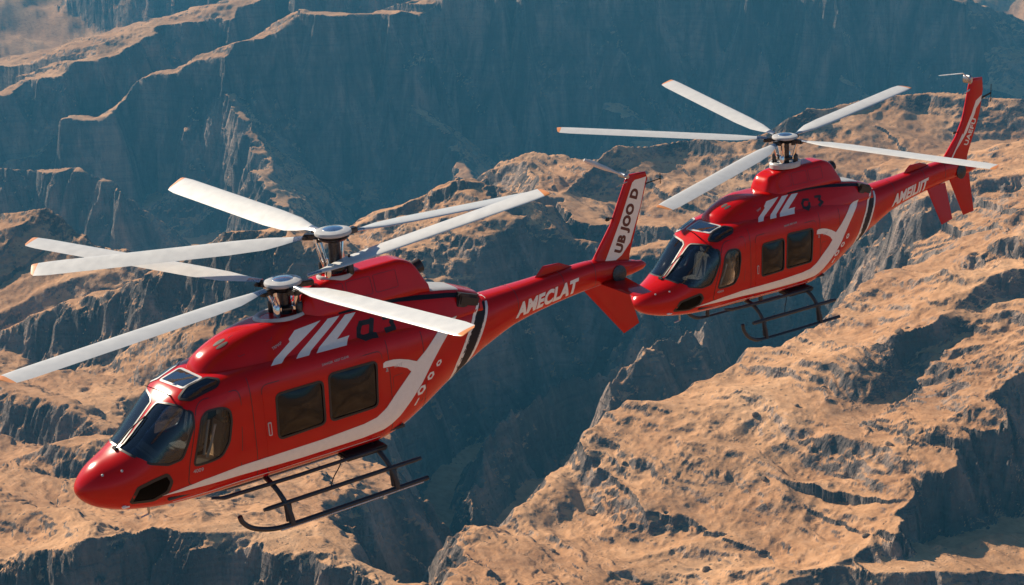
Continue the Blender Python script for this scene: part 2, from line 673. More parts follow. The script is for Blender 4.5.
BRANCH2 = [(-40, 1500), (-75, 1620), (-75, 1750), (-35, 1880), (20, 1955), (90, 2005)]
BRANCH = [(5, 1500), (0, 1620), (30, 1750), (90, 1850), (170, 1950)]
GORGE = [(-80, 1180), (-85, 1280), (-65, 1350), (-35, 1420), (5, 1500), (75, 1575), (150, 1650), (230, 1720), (300, 1820), (330, 1950), (350, 2080)]
RIDGES = [
    ([(-2816, 6450, -171), (-1975, 6300, -113), (-1464, 6150, 90), (-770, 6000, 157)], 0.2, 200, 1.2, 0.35),
    ([(-2071, 4350, -204), (-1683, 4425, -135), (-1426, 4500, -78), (-1275, 4575, -25), (-1192, 4650, 13), (-1094, 4800, 60), (-944, 4950, 84), (-782, 5100, 138), (-293, 5250, 186)], 0.22, 380, 2.2, 0.6),
    ([(-1128, 4350, -122), (-990, 4425, -41), (-881, 4440, 9), (-788, 4470, 56), (-666, 4500, 110), (-597, 4530, 148), (-500, 4500, 135), (-313, 4575, 137), (-232, 4650, 163), (23, 4725, 201)], 0.5, 430, 2.4, 0.7),
    ([(-232, 4650, 163), (138, 4725, 178), (547, 4800, 240), (1129, 4800, 240), (1334, 4725, 147), (1394, 4650, 27), (1409, 4500, -78)], 0.3, 450, 2.2, 0.7),
    ([(-1400, 3900, -179), (-1187, 3850, -151), (-1042, 3800, -151), (-913, 3700, -173)], 1.2, 200, 2.0, 0.7),
    ([(-743, 4330, -59), (-647, 4150, -134), (-569, 3900, -212), (-496, 3700, -252)], 0.9, 200, 2.2, 0.7),
    ([(-254, 4450, -84), (-151, 4250, -158), (-106, 4000, -226)], 0.9, 200, 2.2, 0.7),
    ([(305, 4550, -114), (370, 4300, -181), (329, 4100, -221)], 0.9, 200, 2.2, 0.7),
    ([(940, 4650, -30), (1005, 4400, -103), (1004, 4150, -139)], 0.9, 200, 2.2, 0.7),
    ([(74, 2350, 109), (110, 2400, 131), (153, 2450, 149), (234, 2500, 155), (338, 2520, 162), (475, 2550, 198), (564, 2600, 206), (706, 2620, 214), (851, 2600, 207), (1108, 2600, 217)], 1.3, 20, 0.7, 0.27),
    ([(63, 2330, 106), (104, 2260, 97), (153, 2230, 95), (208, 2220, 92), (290, 2200, 85), (371, 2180, 76)], 0.05, 170, 1.8, 0.4),
    ([(963, 2100, 272), (753, 2050, 242), (643, 2000, 216), (559, 1980, 199), (481, 1960, 178), (442, 1950, 159), (409, 1900, 134)], 0.25, 60, 1.5, 0.32),
    ([(787, 1700, 288), (618, 1660, 238), (537, 1650, 213), (472, 1650, 186), (411, 1650, 159), (375, 1670, 145), (325, 1680, 114), (283, 1600, 84)], 0.2, 45, 1.5, 0.3),
    ([(584, 1560, 226), (487, 1560, 200), (467, 1540, 191), (433, 1500, 172)], 0.25, 35, 1.6, 0.28),
    ([(670, 1420, 245), (517, 1360, 207), (438, 1330, 164), (398, 1310, 146), (361, 1290, 138), (331, 1250, 118), (322, 1230, 106), (298, 1200, 87), (267, 1170, 73)], 0.24, 110, 2.2, 0.3),
    ([(369, 1340, 116), (347, 1340, 109), (308, 1340, 98), (276, 1330, 89), (245, 1300, 76), (228, 1270, 66)], 0.16, 42, 1.5, 0.16),
    ([(392, 1530, 105), (350, 1500, 106), (308, 1480, 103), (267, 1470, 101), (235, 1440, 90), (203, 1410, 78)], 0.16, 38, 1.4, 0.16),
    ([(239, 1240, 66), (190, 1240, 63), (147, 1230, 57)], 0.12, 20, 1.3, 0.15),
    ([(174, 1400, 68), (136, 1390, 58), (107, 1370, 51)], 0.12, 14, 1.2, 0.12),
    ([(306, 1640, 93), (283, 1600, 84), (228, 1545, 63), (166, 1480, 53), (123, 1450, 51), (80, 1420, 51), (44, 1365, 43), (11, 1310, 34), (-27, 1265, 24), (-68, 1230, 10)], 1.5, 3, 0.3, 0.04),
    ([(74, 1440, 79), (83, 1436, 76)], 1.9, 20, 2, 0.8),
    ([(544, 1180, 98), (416, 1170, 79), (343, 1160, 78), (224, 1150, 70)], 0.25, 20, 1.2, 0.2),
    ([(-260, 2250, 65), (-181, 2250, 105), (-116, 2250, 136), (-45, 2240, 152), (11, 2200, 143), (65, 2130, 111), (117, 2100, 100), (170, 2080, 86), (205, 2050, 56)], 0.75, 210, 1.9, 0.45),
    ([(-81, 2260, 141), (-30, 2180, 143), (11, 2100, 122), (47, 2030, 86)], -0.55, 120, 1.7, 0.5),
    ([(-167, 2260, 109), (-134, 2180, 108), (-110, 2100, 90)], -0.5, 40, 1.0, 0.5),
    ([(-319, 1900, 86), (-196, 1880, 79), (-110, 1860, 70), (-68, 1840, 56)], 0.3, 150, 1.9, 0.4),
    ([(-878, 2050, -27), (-661, 2000, 5), (-576, 1980, 36), (-464, 1950, 84), (-384, 1930, 126), (-331, 1920, 156), (-258, 1920, 162), (-202, 1900, 142), (-135, 1880, 104)], 0.35, 70, 1.3, 0.38),
    ([(-1076, 2400, 105), (-859, 2380, 94), (-763, 2360, 88), (-697, 2350, 92), (-643, 2320, 67), (-562, 2250, 46), (-457, 2150, 27)], 1.1, 15, 0.8, 0.33),
    ([(-832, 1800, 30), (-568, 1700, 38), (-488, 1650, 35), (-407, 1580, 27)], 0.25, 45, 1.3, 0.33),
    ([(-583, 1540, 10), (-447, 1500, 43), (-352, 1480, 66), (-269, 1370, 75), (-188, 1270, 75), (-134, 1235, 68), (-74, 1200, 58), (-25, 1160, 47)], 0.4, 34, 1.1, 0.22),
    ([(-577, 1210, 84), (-408, 1185, 78), (-330, 1195, 86), (-251, 1200, 88), (-183, 1175, 85), (-124, 1130, 78)], 0.2, 70, 1.7, 0.3),
    ([(-130, 1335, 50), (-115, 1330, 57)], 2.4, 110, 2.8, 1.5),
]



def ridge_height(x, y, pts, n, c, s, t, seed):
    P = np.array(pts, np.float32)
    best = np.full(x.shape, 1e9, np.float32); hz = np.zeros(x.shape, np.float32); sd = np.zeros(x.shape, np.float32)
    S = np.zeros(x.shape, np.float32); acc = 0.0
    for a, b in zip(P, P[1:]):
        dx, dy = b[0] - a[0], b[1] - a[1]
        L2 = dx * dx + dy * dy
        k = np.clip(((x - a[0]) * dx + (y - a[1]) * dy) / L2, 0, 1)
        ex = x - a[0] - k * dx; ey = y - a[1] - k * dy
        d = np.sqrt(ex * ex + ey * ey)
        m = d < best
        best = np.where(m, d, best)
        hz = np.where(m, a[2] + (b[2] - a[2]) * k, hz)
        cr = (dx * ey - dy * ex) / math.sqrt(L2)            # >0 on the left of a->b
        sd = np.where(m, cr / np.maximum(d, 1e-3), sd)
        # distance run along the crest, plus the fan angle round its ends
        S = np.where(m, acc + math.sqrt(L2) * k + np.where((k <= 0) | (k >= 1), (dx * ex + dy * ey) / math.sqrt(L2) * 60 / np.maximum(d, 1), 0), S)
        acc += math.sqrt(L2)
    # put the sunny side away from the camera whatever way the line was drawn
    if (P[-1, 0] - P[0, 0]) < 0:
        sd = -sd
    if n < 0:                                               # a spur whose gentle side looks the other way
        sd = -sd; n = -n
    w = np.clip(sd * 1.5 + .5, 0, 1)                        # 1 = far (sunny) side, 0 = cliff side
    # buttresses and flutes that run straight down the cliff
    m = (w < .98) & (best < (420 if c < 225 else 800)) & (best > .5)
    if c > 25 and m.any():
        Sm, bm_ = S[m], best[m]
        amp = min(c, 200) / 100.0
        big = 2.8 if c > 225 else 1.0                       # the great far wall has broader buttresses
        r = (15 * amp * big * (1 - 2.4 * np.abs(gnoise(Sm / (70 * amp ** .5 * big), bm_ / 500, seed)))
             + 8 * amp ** .5 * big * (1 - 2 * np.abs(gnoise(Sm / (31 * big), bm_ / 160, seed + 1)))
             + 3.6 * (1 - 2 * np.abs(gnoise(Sm / 13, bm_ / 60, seed + 2))) + 1.4 * (1 - 2 * np.abs(gnoise(Sm / 5, bm_ / 25, seed + 3))))
        bb = best.copy()
        bb[m] = np.maximum(bm_ - r * np.clip(bm_ / 18, 0, 1) * (1 - w[m]), 0)
        bs = bb
    else:
        bs = best
    sunny = hz - n * best - (.9 * np.maximum(best - 380, 0) if c < 225 else 0)
    m = (w > .02) & (best < 380)
    if m.any():                                             # rills that run down the dip slope
        q = np.clip(best[m] / 60, 0, 1)
        A, B = x[m] * .66 + y[m] * .75, x[m] * .75 - y[m] * .66
        sunny[m] += q * (5.5 * (1 - 2 * np.abs(gnoise(A / 62, B / 300, 404))) + 2.2 * (1 - 2 * np.abs(gnoise(A / 21 + B / 90, B / 110, 405)))
                         - 1.0 * np.abs(gnoise(A / 7 + B / 60, B / 50, 406)))
    cl = np.minimum(bs * s, c)
    shade = hz - cl - t * np.maximum(bs - c / s, 0)
    return shade + (sunny - shade) * w


def height(x, y):
    wx = x + 44 * fbm(x, y, 230, 2, 3) + 17 * fbm(x, y, 70, 3, 5, .55)
    wy = y + 44 * fbm(x, y, 230, 2, 4) + 17 * fbm(x, y, 70, 3, 6, .55)
    flute = 5.5 * fbm(x, y, 26, 3, 7, .5, True)
    wx = wx + flute; wy = wy + flute
    z = 10 * fbm(x, y, 300, 3, 8) - 30
    deep = np.clip((y - 2430 - .12 * x) / 450, 0, 1); deep = deep * deep * (3 - 2 * deep)
    z = z - 360 * deep                                      # the great canyon behind the near massifs
    far = np.clip((y - 4950) / 1500, 0, 1)
    z = z + far * (430 + 200 * fbm(x, y, 1400, 4, 9, .5, True))
    for i, r in enumerate(RIDGES):
        h = ridge_height(wx, wy, *r, 100 + 7 * i)
        k = 9.0
        q = np.clip(.5 + .5 * (h - z) / k, 0, 1)
        z = z + (h - z) * q + k * q * (1 - q)
    # the dark gorge between the massifs
    best = np.full(x.shape, 1e9, np.float32)
    for a, b in list(zip(GORGE, GORGE[1:])) + list(zip(BRANCH, BRANCH[1:])) + list(zip(BRANCH2, BRANCH2[1:])):
        dx, dy = b[0] - a[0], b[1] - a[1]
        k = np.clip(((wx - a[0]) * dx + (wy - a[1]) * dy) / (dx * dx + dy * dy), 0, 1)
        best = np.minimum(best, np.hypot(wx - a[0] - k * dx, wy - a[1] - k * dy))
    g = np.interp(y, [1180, 1500], [35, -110]).astype(np.float32) + np.maximum(best + 9 * fbm(x, y, 45, 3, 21, .5, True) - 22, 0) * 1.9
    k = 14.0
    q = np.clip(.5 + .5 * (z - g) / k, 0, 1)
    z = z + (g - z) * q - k * q * (1 - q)
    # ribs, gullies and rills
    big = fbm(wx * .9 + y * .25, wy, 200, 3, 11, .33, True)
    z = z + 19 * big + .7 * fbm(wx, wy, 34, 4, 12, .5)
    # beds of harder rock: soft steps where the ground is not already a cliff
    ax = np.gradient(z, axis=1) / np.maximum(np.gradient(x, axis=1), 1e-3)
    ay = np.gradient(z, axis=0) / np.maximum(np.gradient(y, axis=0), 1e-3)
    slope = np.hypot(ax, ay)
    st = 15.0
    zz = z + 10 * fbm(x, y, 130, 3, 13)
    k = zz / st; f = k - np.floor(k)
    stepd = (np.floor(k) + np.clip((f - .5) * 3.0 + .5, 0, 1)) * st
    amt = .8 * np.clip(fbm(x, y, 240, 2, 14) * 2.4 + .15, 0, 1) * np.clip(1.15 - slope * 1.25, 0, 1)
    z = z + (stepd - zz) * amt
    z = z + .22 * fbm(x, y, 6, 3, 15, .6)
    return z


def build_terrain(nu=980, nd=1350):
    us = np.concatenate([np.linspace(-1.1, -.36, 110, endpoint=False), np.linspace(-.36, .36, nu, endpoint=False), np.linspace(.36, .9, 70)])
    ds = np.concatenate([np.geomspace(120, 1000, 60, endpoint=False), np.geomspace(1000, 5300, nd, endpoint=False), np.geomspace(5300, 14000, 160)])
    Dd, Uu = np.meshgrid(ds, us, indexing='ij')
    X = (Dd * Uu).astype(np.float32); Y = Dd.astype(np.float32)
    Z = height(X, Y)
    h, w = X.shape
    co = np.stack([X, Y, Z], -1).reshape(-1, 3).astype(np.float32)
    idx = np.arange(h * w, dtype=np.int32).reshape(h, w)
    q = np.stack([idx[:-1, :-1], idx[:-1, 1:], idx[1:, 1:], idx[1:, :-1]], -1).reshape(-1, 4)
    me = bpy.data.meshes.new('terrain')
    me.vertices.add(len(co)); me.vertices.foreach_set('co', co.ravel())
    me.loops.add(q.size); me.loops.foreach_set('vertex_index', q.ravel())
    me.polygons.add(len(q))
    me.polygons.foreach_set('loop_start', np.arange(0, q.size, 4, dtype=np.int32))
    me.update(calc_edges=True)
    me.polygons.foreach_set('use_smooth', np.ones(len(q), bool))
    o = bpy.data.objects.new('terrain', me); COL.objects.link(o)
    o['kind'] = 'structure'
    o['label'] = 'barren orange canyon land with sunlit slopes and blue shaded cliffs'
    return o


def rock_material():
    m, nt, p = new_mat('desert_rock')
    N, L = nt.nodes, nt.links
    ge = N.new('ShaderNodeNewGeometry')
    def noise(sc, det=6, rough=.55, vec=None, dist=0):
        n = N.new('ShaderNodeTexNoise'); n.inputs['Scale'].default_value = sc; n.inputs['Detail'].default_value = det
        n.inputs['Roughness'].default_value = rough; n.inputs['Distortion'].default_value = dist
        L.new(vec if vec else ge.outputs['Position'], n.inputs['Vector'])
        return n.outputs['Fac']
    def ramp(src, stops):
        r = N.new('ShaderNodeValToRGB'); e = r.color_ramp.elements
        e[0].position, e[0].color = stops[0][0], (*stops[0][1], 1)
        e[1].position, e[1].color = stops[-1][0], (*stops[-1][1], 1)
        for s in stops[1:-1]:
            k = e.new(s[0]); k.color = (*s[1], 1)
        L.new(src, r.inputs['Fac']); return r.outputs['Color']
    def mix(a, b, f, mode='MIX'):
        x = N.new('ShaderNodeMix'); x.data_type = 'RGBA'; x.blend_type = mode
        for s, k in ((f, 0), (a, 6), (b, 7)):
            if hasattr(s, 'name'):
                L.new(s, x.inputs[k])
            else:
                x.inputs[k].default_value = s
        return x.outputs[2]
    def mth(op, a, b=None, clamp=False):
        x = N.new('ShaderNodeMath'); x.operation = op; x.use_clamp = clamp
        for s, k in ((a, 0), (b, 1)):
            if s is None: continue
            if hasattr(s, 'name'): L.new(s, x.inputs[k])
            else: x.inputs[k].default_value = s
        return x.outputs[0]
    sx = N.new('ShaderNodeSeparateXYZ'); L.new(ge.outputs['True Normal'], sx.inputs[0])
    n1 = noise(.012); n2 = noise(.09, 8, .62); n3 = noise(.5, 6, .65)
    sand = ramp(noise(.006, 7, .6), [(.3, (.25, .115, .052)), (.45, (.42, .205, .092)), (.55, (.56, .30, .145)), (.68, (.72, .43, .235))])
    sand = mix(sand, ramp(n2, [(.30, (.20, .105, .055)), (.50, (.58, .315, .155)), (.75, (.76, .48, .29))]), .42)
    # strata: thin beds that wander a little with height
    mp = N.new('ShaderNodeMapping'); mp.inputs['Scale'].default_value = (.006, .006, .16); L.new(ge.outputs['Position'], mp.inputs['Vector'])
    mpv = N.new('ShaderNodeMapping'); mpv.inputs['Scale'].default_value = (1, 1, .12); L.new(ge.outputs['Position'], mpv.inputs['Vector'])
    st = noise(1.0, 5, .6, mp.outputs[0], .4)
    rock = ramp(st, [(.3, (.075, .068, .07)), (.45, (.15, .125, .11)), (.6, (.21, .165, .135)), (.75, (.10, .088, .085))])  # cliff stone, its colour darkened and greyed to deepen the shadowed faces
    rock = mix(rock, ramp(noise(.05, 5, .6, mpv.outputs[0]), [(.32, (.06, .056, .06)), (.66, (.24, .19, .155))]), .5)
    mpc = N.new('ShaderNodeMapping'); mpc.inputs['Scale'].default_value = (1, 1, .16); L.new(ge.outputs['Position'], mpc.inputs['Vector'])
    colm = noise(.016, 4, .62, mpc.outputs[0], .5)                     # broad pale and dark columns: relief shading painted into the stone colour
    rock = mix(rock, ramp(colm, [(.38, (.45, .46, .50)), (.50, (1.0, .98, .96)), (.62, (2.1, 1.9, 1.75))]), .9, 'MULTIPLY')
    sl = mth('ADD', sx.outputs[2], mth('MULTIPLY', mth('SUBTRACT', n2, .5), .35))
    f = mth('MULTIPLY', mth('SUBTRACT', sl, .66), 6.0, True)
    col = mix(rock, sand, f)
    # scattered scrub and stones
    vo = N.new('ShaderNodeTexVoronoi'); vo.inputs['Scale'].default_value = .11; L.new(ge.outputs['Position'], vo.inputs['Vector'])
    dots = mth('MULTIPLY', mth('LESS_THAN', vo.outputs['Distance'], .17), mth('GREATER_THAN', n1, .50))
    col = mix(col, (.10, .075, .05, 1), mth('MULTIPLY', dots, .75))
    L.new(col, p.inputs['Base Color'])
    p.inputs['Roughness'].default_value = .95
    p.inputs['Specular IOR Level'].default_value = .15
    def bump(h, dist, prev=None, strength=None):
        b = N.new('ShaderNodeBump'); b.inputs['Distance'].default_value = dist; b.inputs['Strength'].default_value = 1.0
        L.new(h, b.inputs['Height'])
        if strength is not None: L.new(strength, b.inputs['Strength'])
        if prev is not None: L.new(prev, b.inputs['Normal'])
        return b.outputs[0]
    steep = mth('SUBTRACT', 1.0, f)
    mpr = N.new('ShaderNodeMapping'); mpr.inputs['Rotation'].default_value = (0, 0, R(-42)); L.new(ge.outputs['Position'], mpr.inputs['Vector'])
    mpr2 = N.new('ShaderNodeMapping'); mpr2.inputs['Scale'].default_value = (1, .11, .3); L.new(mpr.outputs[0], mpr2.inputs['Vector'])
    b = bump(colm, 26.0, None, steep)
    b = bump(noise(.07, 8, .62), .28, b)
    b = bump(noise(.13, 6, .62, mpr2.outputs[0], .5), 2.6, b, f)          # fine rills down the dip slopes
    b = bump(noise(.13, 5, .6, mpv.outputs[0], .3), 9.0, b, steep)      # joints that run down the cliffs
    b = bump(st, 4.0, b, steep)                                         # bedding ledges
    vb = N.new('ShaderNodeTexVoronoi'); vb.inputs['Scale'].default_value = .22; vb.inputs['Randomness'].default_value = 1
    L.new(ge.outputs['Position'], vb.inputs['Vector'])
    b = bump(mth('MULTIPLY', mth('SUBTRACT', .30, vb.outputs['Distance'], ), mth('MULTIPLY', mth('GREATER_THAN', n2, .52), mth('LESS_THAN', vb.outputs['Distance'], .30))), 1.6, b)
    b2n = bump(n3, .6, b)
    L.new(b2n, p.inputs['Normal'])
    return m


def build_plain(rock):
    """the rest of the desert, round and behind the canyon"""
    step = 130.0
    xs = np.arange(-12000, 12001, step); ys = np.arange(-11000, 11001, step)
    X, Y = np.meshgrid(xs, ys)
    X = X.astype(np.float32); Y = Y.astype(np.float32)
    Z = 90 + 190 * fbm(X, Y, 1500, 5, 31, .5, True) - 40
    near = np.clip(1 - np.hypot(X, Y) / 900, 0, 1)
    Z = Z * (1 - near) - 20 * near
    inside = (Y > 260) & (X / np.maximum(Y, 1) > -1.02) & (X / np.maximum(Y, 1) < .82)
    h, w = X.shape
    idx = np.arange(h * w).reshape(h, w)
    keep = ~(inside[:-1, :-1] & inside[1:, 1:] & inside[:-1, 1:] & inside[1:, :-1])
    q = np.stack([idx[:-1, :-1], idx[:-1, 1:], idx[1:, 1:], idx[1:, :-1]], -1)[keep]
    me = bpy.data.meshes.new('desert_plain')
    me.from_pydata(np.stack([X, Y, Z], -1).reshape(-1, 3).tolist(), [], q.tolist())
    me.polygons.foreach_set('use_smooth', np.ones(len(q), bool))
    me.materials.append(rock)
    o = bpy.data.objects.new('desert_plain', me); COL.objects.link(o)
    o['kind'] = 'structure'; o['label'] = 'hilly desert plain around the canyon'


terrain = build_terrain()
ROCK = rock_material()
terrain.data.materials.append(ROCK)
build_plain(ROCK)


def build_boulders():
    rng = random.Random(5)
    mat = paint('dark_boulder_rock', (.16, .11, .075), .9, vary=.4, scale=.3, spec=.1)
    pts = []
    while len(pts) < 24:
        y = rng.uniform(1190, 1560); x = y * rng.uniform(.01, .27)
        pts.append((x, y))
    P = np.array(pts, np.float32)
    e = 3.0
    H0 = grid_height(P[:, 0], P[:, 1]); HX = grid_height(P[:, 0] + e, P[:, 1]); HY = grid_height(P[:, 0], P[:, 1] + e)
    n = 0
    for (x, y), z, zx, zy in zip(pts, H0, HX, HY):
        if abs(zx - z) > e * .6 or abs(zy - z) > e * .6 or z < 15:
            continue
        s = rng.uniform(2.0, 4.6)
        bm = bmesh.new()
        bmesh.ops.create_icosphere(bm, subdivisions=2, radius=s)
        ax = Vector((rng.uniform(.7, 1.4), rng.uniform(.7, 1.2), rng.uniform(.5, .8)))
        for v in bm.verts:
            k = 1 + .22 * math.sin(v.co.x * 2.1 / s + x) + .18 * math.sin(v.co.y * 3.3 / s + y) + rng.uniform(-.09, .09)
            v.co = Vector((v.co.x * ax.x, v.co.y * ax.y, v.co.z * ax.z)) * k
        me = bpy.data.meshes.new('boulder'); bm.to_mesh(me); bm.free(); me.materials.append(mat)
        o = bpy.data.objects.new('boulder', me); COL.objects.link(o)
        o.location = (x, y, float(z) + s * .12); o.rotation_euler = (0, 0, rng.uniform(0, 6))
        o['label'] = 'small dark boulder lying loose on the sunlit sandy slope at the lower right'
        o['category'] = 'boulder'; o['group'] = 'dark boulders scattered over the sunlit slope'


def grid_height(px, py):
    """height of the built terrain mesh under each point"""
    co = np.empty(len(terrain.data.vertices) * 3, np.float32)
    terrain.data.vertices.foreach_get('co', co)
    co = co.reshape(-1, 3)
    out = []
    for x, y in zip(px, py):
        m = (np.abs(co[:, 1] - y) < 3) & (np.abs(co[:, 0] - x) < 3)
        out.append(float(co[m, 2].mean()) if m.any() else -99.0)
    return np.array(out)


build_boulders()


def ident(p):
    return p


def rects(x0, x1, z0, z1):
    return [(x0, z0), (x1, z0), (x1, z1), (x0, z1)]


def holed(outer, holes):
    bm = bmesh.new(); es = []
    for loop in [outer] + holes:
        vs_ = [bm.verts.new((p[0], p[1], 0)) for p in loop]
        for i in range(len(vs_)):
            es.append(bm.edges.new((vs_[i - 1], vs_[i])))
    bmesh.ops.triangle_fill(bm, edges=es, use_beauty=True, normal=(0, 0, 1))
    return bm


def seat_bm(x, y, w=.46, face=1):
    """padded seat with cushion, tall back and headrest; face=1 looks towards the nose"""
    bm = box(x, y, .02, .48, w, .13, .04)
    rot = Matrix.Rotation(R(14 * face), 3, 'Y')
    merge(bm, box(x + .27 * face, y, .36, .12, w, .66, .045, rot))
    merge(bm, box(x + .37 * face, y, .78, .10, w * .6, .2, .04, rot))
    return bm


def build_rotor(H, name, hub, mast_h, blades, cap_r=.31, base_r=(.5, .34), drop=0.0, base_dx=.0):
    blade_hub_z = hub[2]
    mast_h += .08
    hub = (hub[0], hub[1], hub[2] + .06)
    hx, hy, hz = hub
    # turning mast with its swashplate
    bm = lathe([(.10, -mast_h), (.10, -.16), (.13, -.14), (.13, -.02), (.05, 0)], hub, seg=24)
    merge(bm, lathe([(.16, -mast_h + .10), (.20, -mast_h + .12), (.20, -mast_h + .15), (.14, -mast_h + .17)], hub, seg=28))
    mast = H.part(name, bm, M['gun'])
    # pale dished flange the mast rises from
    bm = lathe([(base_r[0] * .98, -.10), (base_r[0] * 1.0, 0), (base_r[0] * .93, .035), (base_r[0] * .84, .03), (base_r[0] * .78, .0), (.1, -.015)],
               (hx + base_dx, 0, hz - mast_h + .02), seg=44, sy=base_r[1] / base_r[0])
    H.part('mast_flange', bm, M['silver'], mast)
    # hub: domed cap above a thick star of grips
    bm = lathe([(.06, -.05), (cap_r * .8, -.055), (cap_r * .98, -.03), (cap_r, .0), (cap_r * .96, .025), (cap_r * .66, .055), (cap_r * .58, .05), (.02, .03)], hub, seg=44)
    H.part('hub_cap', bm, M['silver'], mast)
    H.part('hub_dome', lathe([(cap_r * .56, .03), (cap_r * .54, .055), (cap_r * .4, .075), (cap_r * .15, .085), (.01, .087)], hub, seg=36), M['chrome'], mast)
    bm = lathe([(.12, -.15), (.22, -.13), (.26, -.09), (.22, -.05), (.1, -.04)], hub, seg=24)
    for b in blades:
        d = Vector(b[0]).normalized()
        a = math.atan2(d.y, d.x)
        rz = Matrix.Rotation(a, 3, 'Z')
        c = Vector(hub) + Vector((math.cos(a), math.sin(a), 0)) * .33
        merge(bm, box(c.x, c.y, c.z - .075, .34, .13, .10, .02, rz))
        c2 = Vector(hub) + Vector((math.cos(a), math.sin(a), 0)) * .46 + Vector((-math.sin(a), math.cos(a), 0)) * .075
        merge(bm, box(c2.x, c2.y, c2.z - .08, .09, .07, .05, .01, rz))
        c3 = Vector(hub) + Vector((math.cos(a), math.sin(a), 0)) * .24
        merge(bm, lathe([(.05, -.17), (.05, -.03)], c3, seg=12))
    H.part('rotor_head', bm, M['gun'], mast)
    for b in blades:
        d = Vector(b[0]).normalized()
        a = math.atan2(d.y, d.x) + .34
        p0 = Vector(hub) + Vector((math.cos(a) * .19, math.sin(a) * .19, -mast_h + .14))
        p1 = Vector(hub) + Vector((math.cos(a) * .30, math.sin(a) * .30, -.12))
        bm = tube([p0, p0.lerp(p1, .3), p0.lerp(p1, .7), p1], [.024, .034, .034, .02], 10)
        merge(bm, lathe([(.035, -.03), (.035, .03)], p1, seg=10)); merge(bm, lathe([(.035, -.03), (.035, .03)], p0, seg=10))
        H.part('pitch_link', bm, M['chrome'], mast)
    # hydraulic actuators round the foot
    for k in range(4):
        a = k * math.pi / 2 + .6
        p0 = Vector((hx + math.cos(a) * .27, math.sin(a) * .24, hz - mast_h + .02))
        bm = lathe([(.055, 0), (.06, .02), (.06, .17), (.045, .2), (.02, .2), (.02, .34)], p0, seg=14)
        H.part('actuator', bm, M['gun'] if k % 2 else M['chrome'], mast)
    for d, Rr, chord, pitch in blades:
        bm = blade_bm((hx, hy, blade_hub_z), d, Rr, chord, pitch)
        H.part('rotor_blade', bm, [M['blade'], M['orange'], M['steel']], mast, angle=50)
    return mast


def sidetext(s, org, ex, ey, size=1.0, bold=0.0, spacing=1.0):
    return affine(text2(s, size, bold, spacing), org, ex, ey)


WS_P = [(1.33, 1.66), (1.43, 1.66), (1.50, 1.90), (1.60, 2.20), (1.75, 2.587), (1.735, 2.81), (1.60, 2.99), (1.48, 3.09),
        (1.25, 3.03), (1.01, 2.79), (.82, 2.25), (.745, 1.83), (.74, 1.75), (1.03, 1.69)]
WS_S = [(x, math.pi - a) for x, a in WS_P[2:12]]
WS_S = [(1.43, 1.57)] + WS_S + [(.745, 1.64), (1.03, 1.60)]
CHIN = [(.66, 3.52), (.77, 3.13), (1.0, 3.11), (1.226, 3.125), (1.275, 3.18), (1.198, 3.36), (.965, 3.53)]
ROOF_P = [(1.66, 2.03), (1.84, 1.87), (2.16, 1.86), (2.30, 2.10), (2.22, 2.26), (1.79, 2.26)]
ROOF_M = [(1.70, 1.46), (2.03, 1.50), (2.10, 1.80), (1.80, 1.82)]
ROOF_S = [(x, math.pi - a) for x, a in [(1.64, 2.03), (1.70, 1.80), (2.05, 1.80), (2.2, 2.10), (2.14, 2.26), (1.79, 2.26)]]
DOORWIN = [(1.65, .205), (1.77, .62), (1.87, .94), (1.965, 1.03), (2.20, 1.03), (2.325, .97), (2.34, .80), (2.26, .45), (2.11, .245), (1.90, .21)]
DOOR = [(1.53, -.10), (1.58, .22), (1.72, .72), (1.82, 1.10), (1.92, 1.20), (2.50, 1.24), (2.53, 1.10), (2.47, .40), (2.40, -.10)]
WIN1 = [(3.10, .25), (3.13, 1.0), (3.96, 1.01), (3.94, .28)]
WIN2 = [(4.05, .29), (4.09, 1.08), (4.98, 1.07), (4.93, .30)]
CDOOR = [(2.88, -.32), (2.90, 1.20), (5.10, 1.22), (5.05, -.30)]
STRIPE = [(1.11, -.165), (1.8, -.065), (2.39, -.015), (3.1, .0), (3.86, .012), (4.65, .055), (4.90, .10), (5.10, .215), (5.30, .40), (5.655, .70),
          (5.58, .78), (5.479, .83), (5.30, .90), (5.10, .925), (5.11, 1.0), (5.16, 1.02), (5.32, 1.01), (5.447, .98), (5.62, .92), (5.79, .84),
          (6.00, .97), (6.22, 1.13), (6.42, 1.27), (6.58, 1.325), (6.80, 1.33), (6.70, 1.23), (6.55, 1.12), (6.36, .96), (6.12, .72), (5.87, .43),
          (5.62, .19), (5.374, -.02), (5.2, -.115), (5.04, -.17), (4.64, -.205), (3.49, -.215), (2.4, -.185), (1.8, -.18)]
GLY1 = [(3.17, 1.43), (3.62, 1.68), (3.615, 1.72), (3.76, 1.82), (4.25, 1.862), (3.36, 1.43)]
GLY2 = [(3.62, 1.435), (4.38, 1.858), (4.60, 1.858), (3.85, 1.435)]
GLY3 = [(3.985, 1.435), (4.70, 1.85), (4.90, 1.845), (4.42, 1.535), (4.66, 1.545), (4.54, 1.43)]


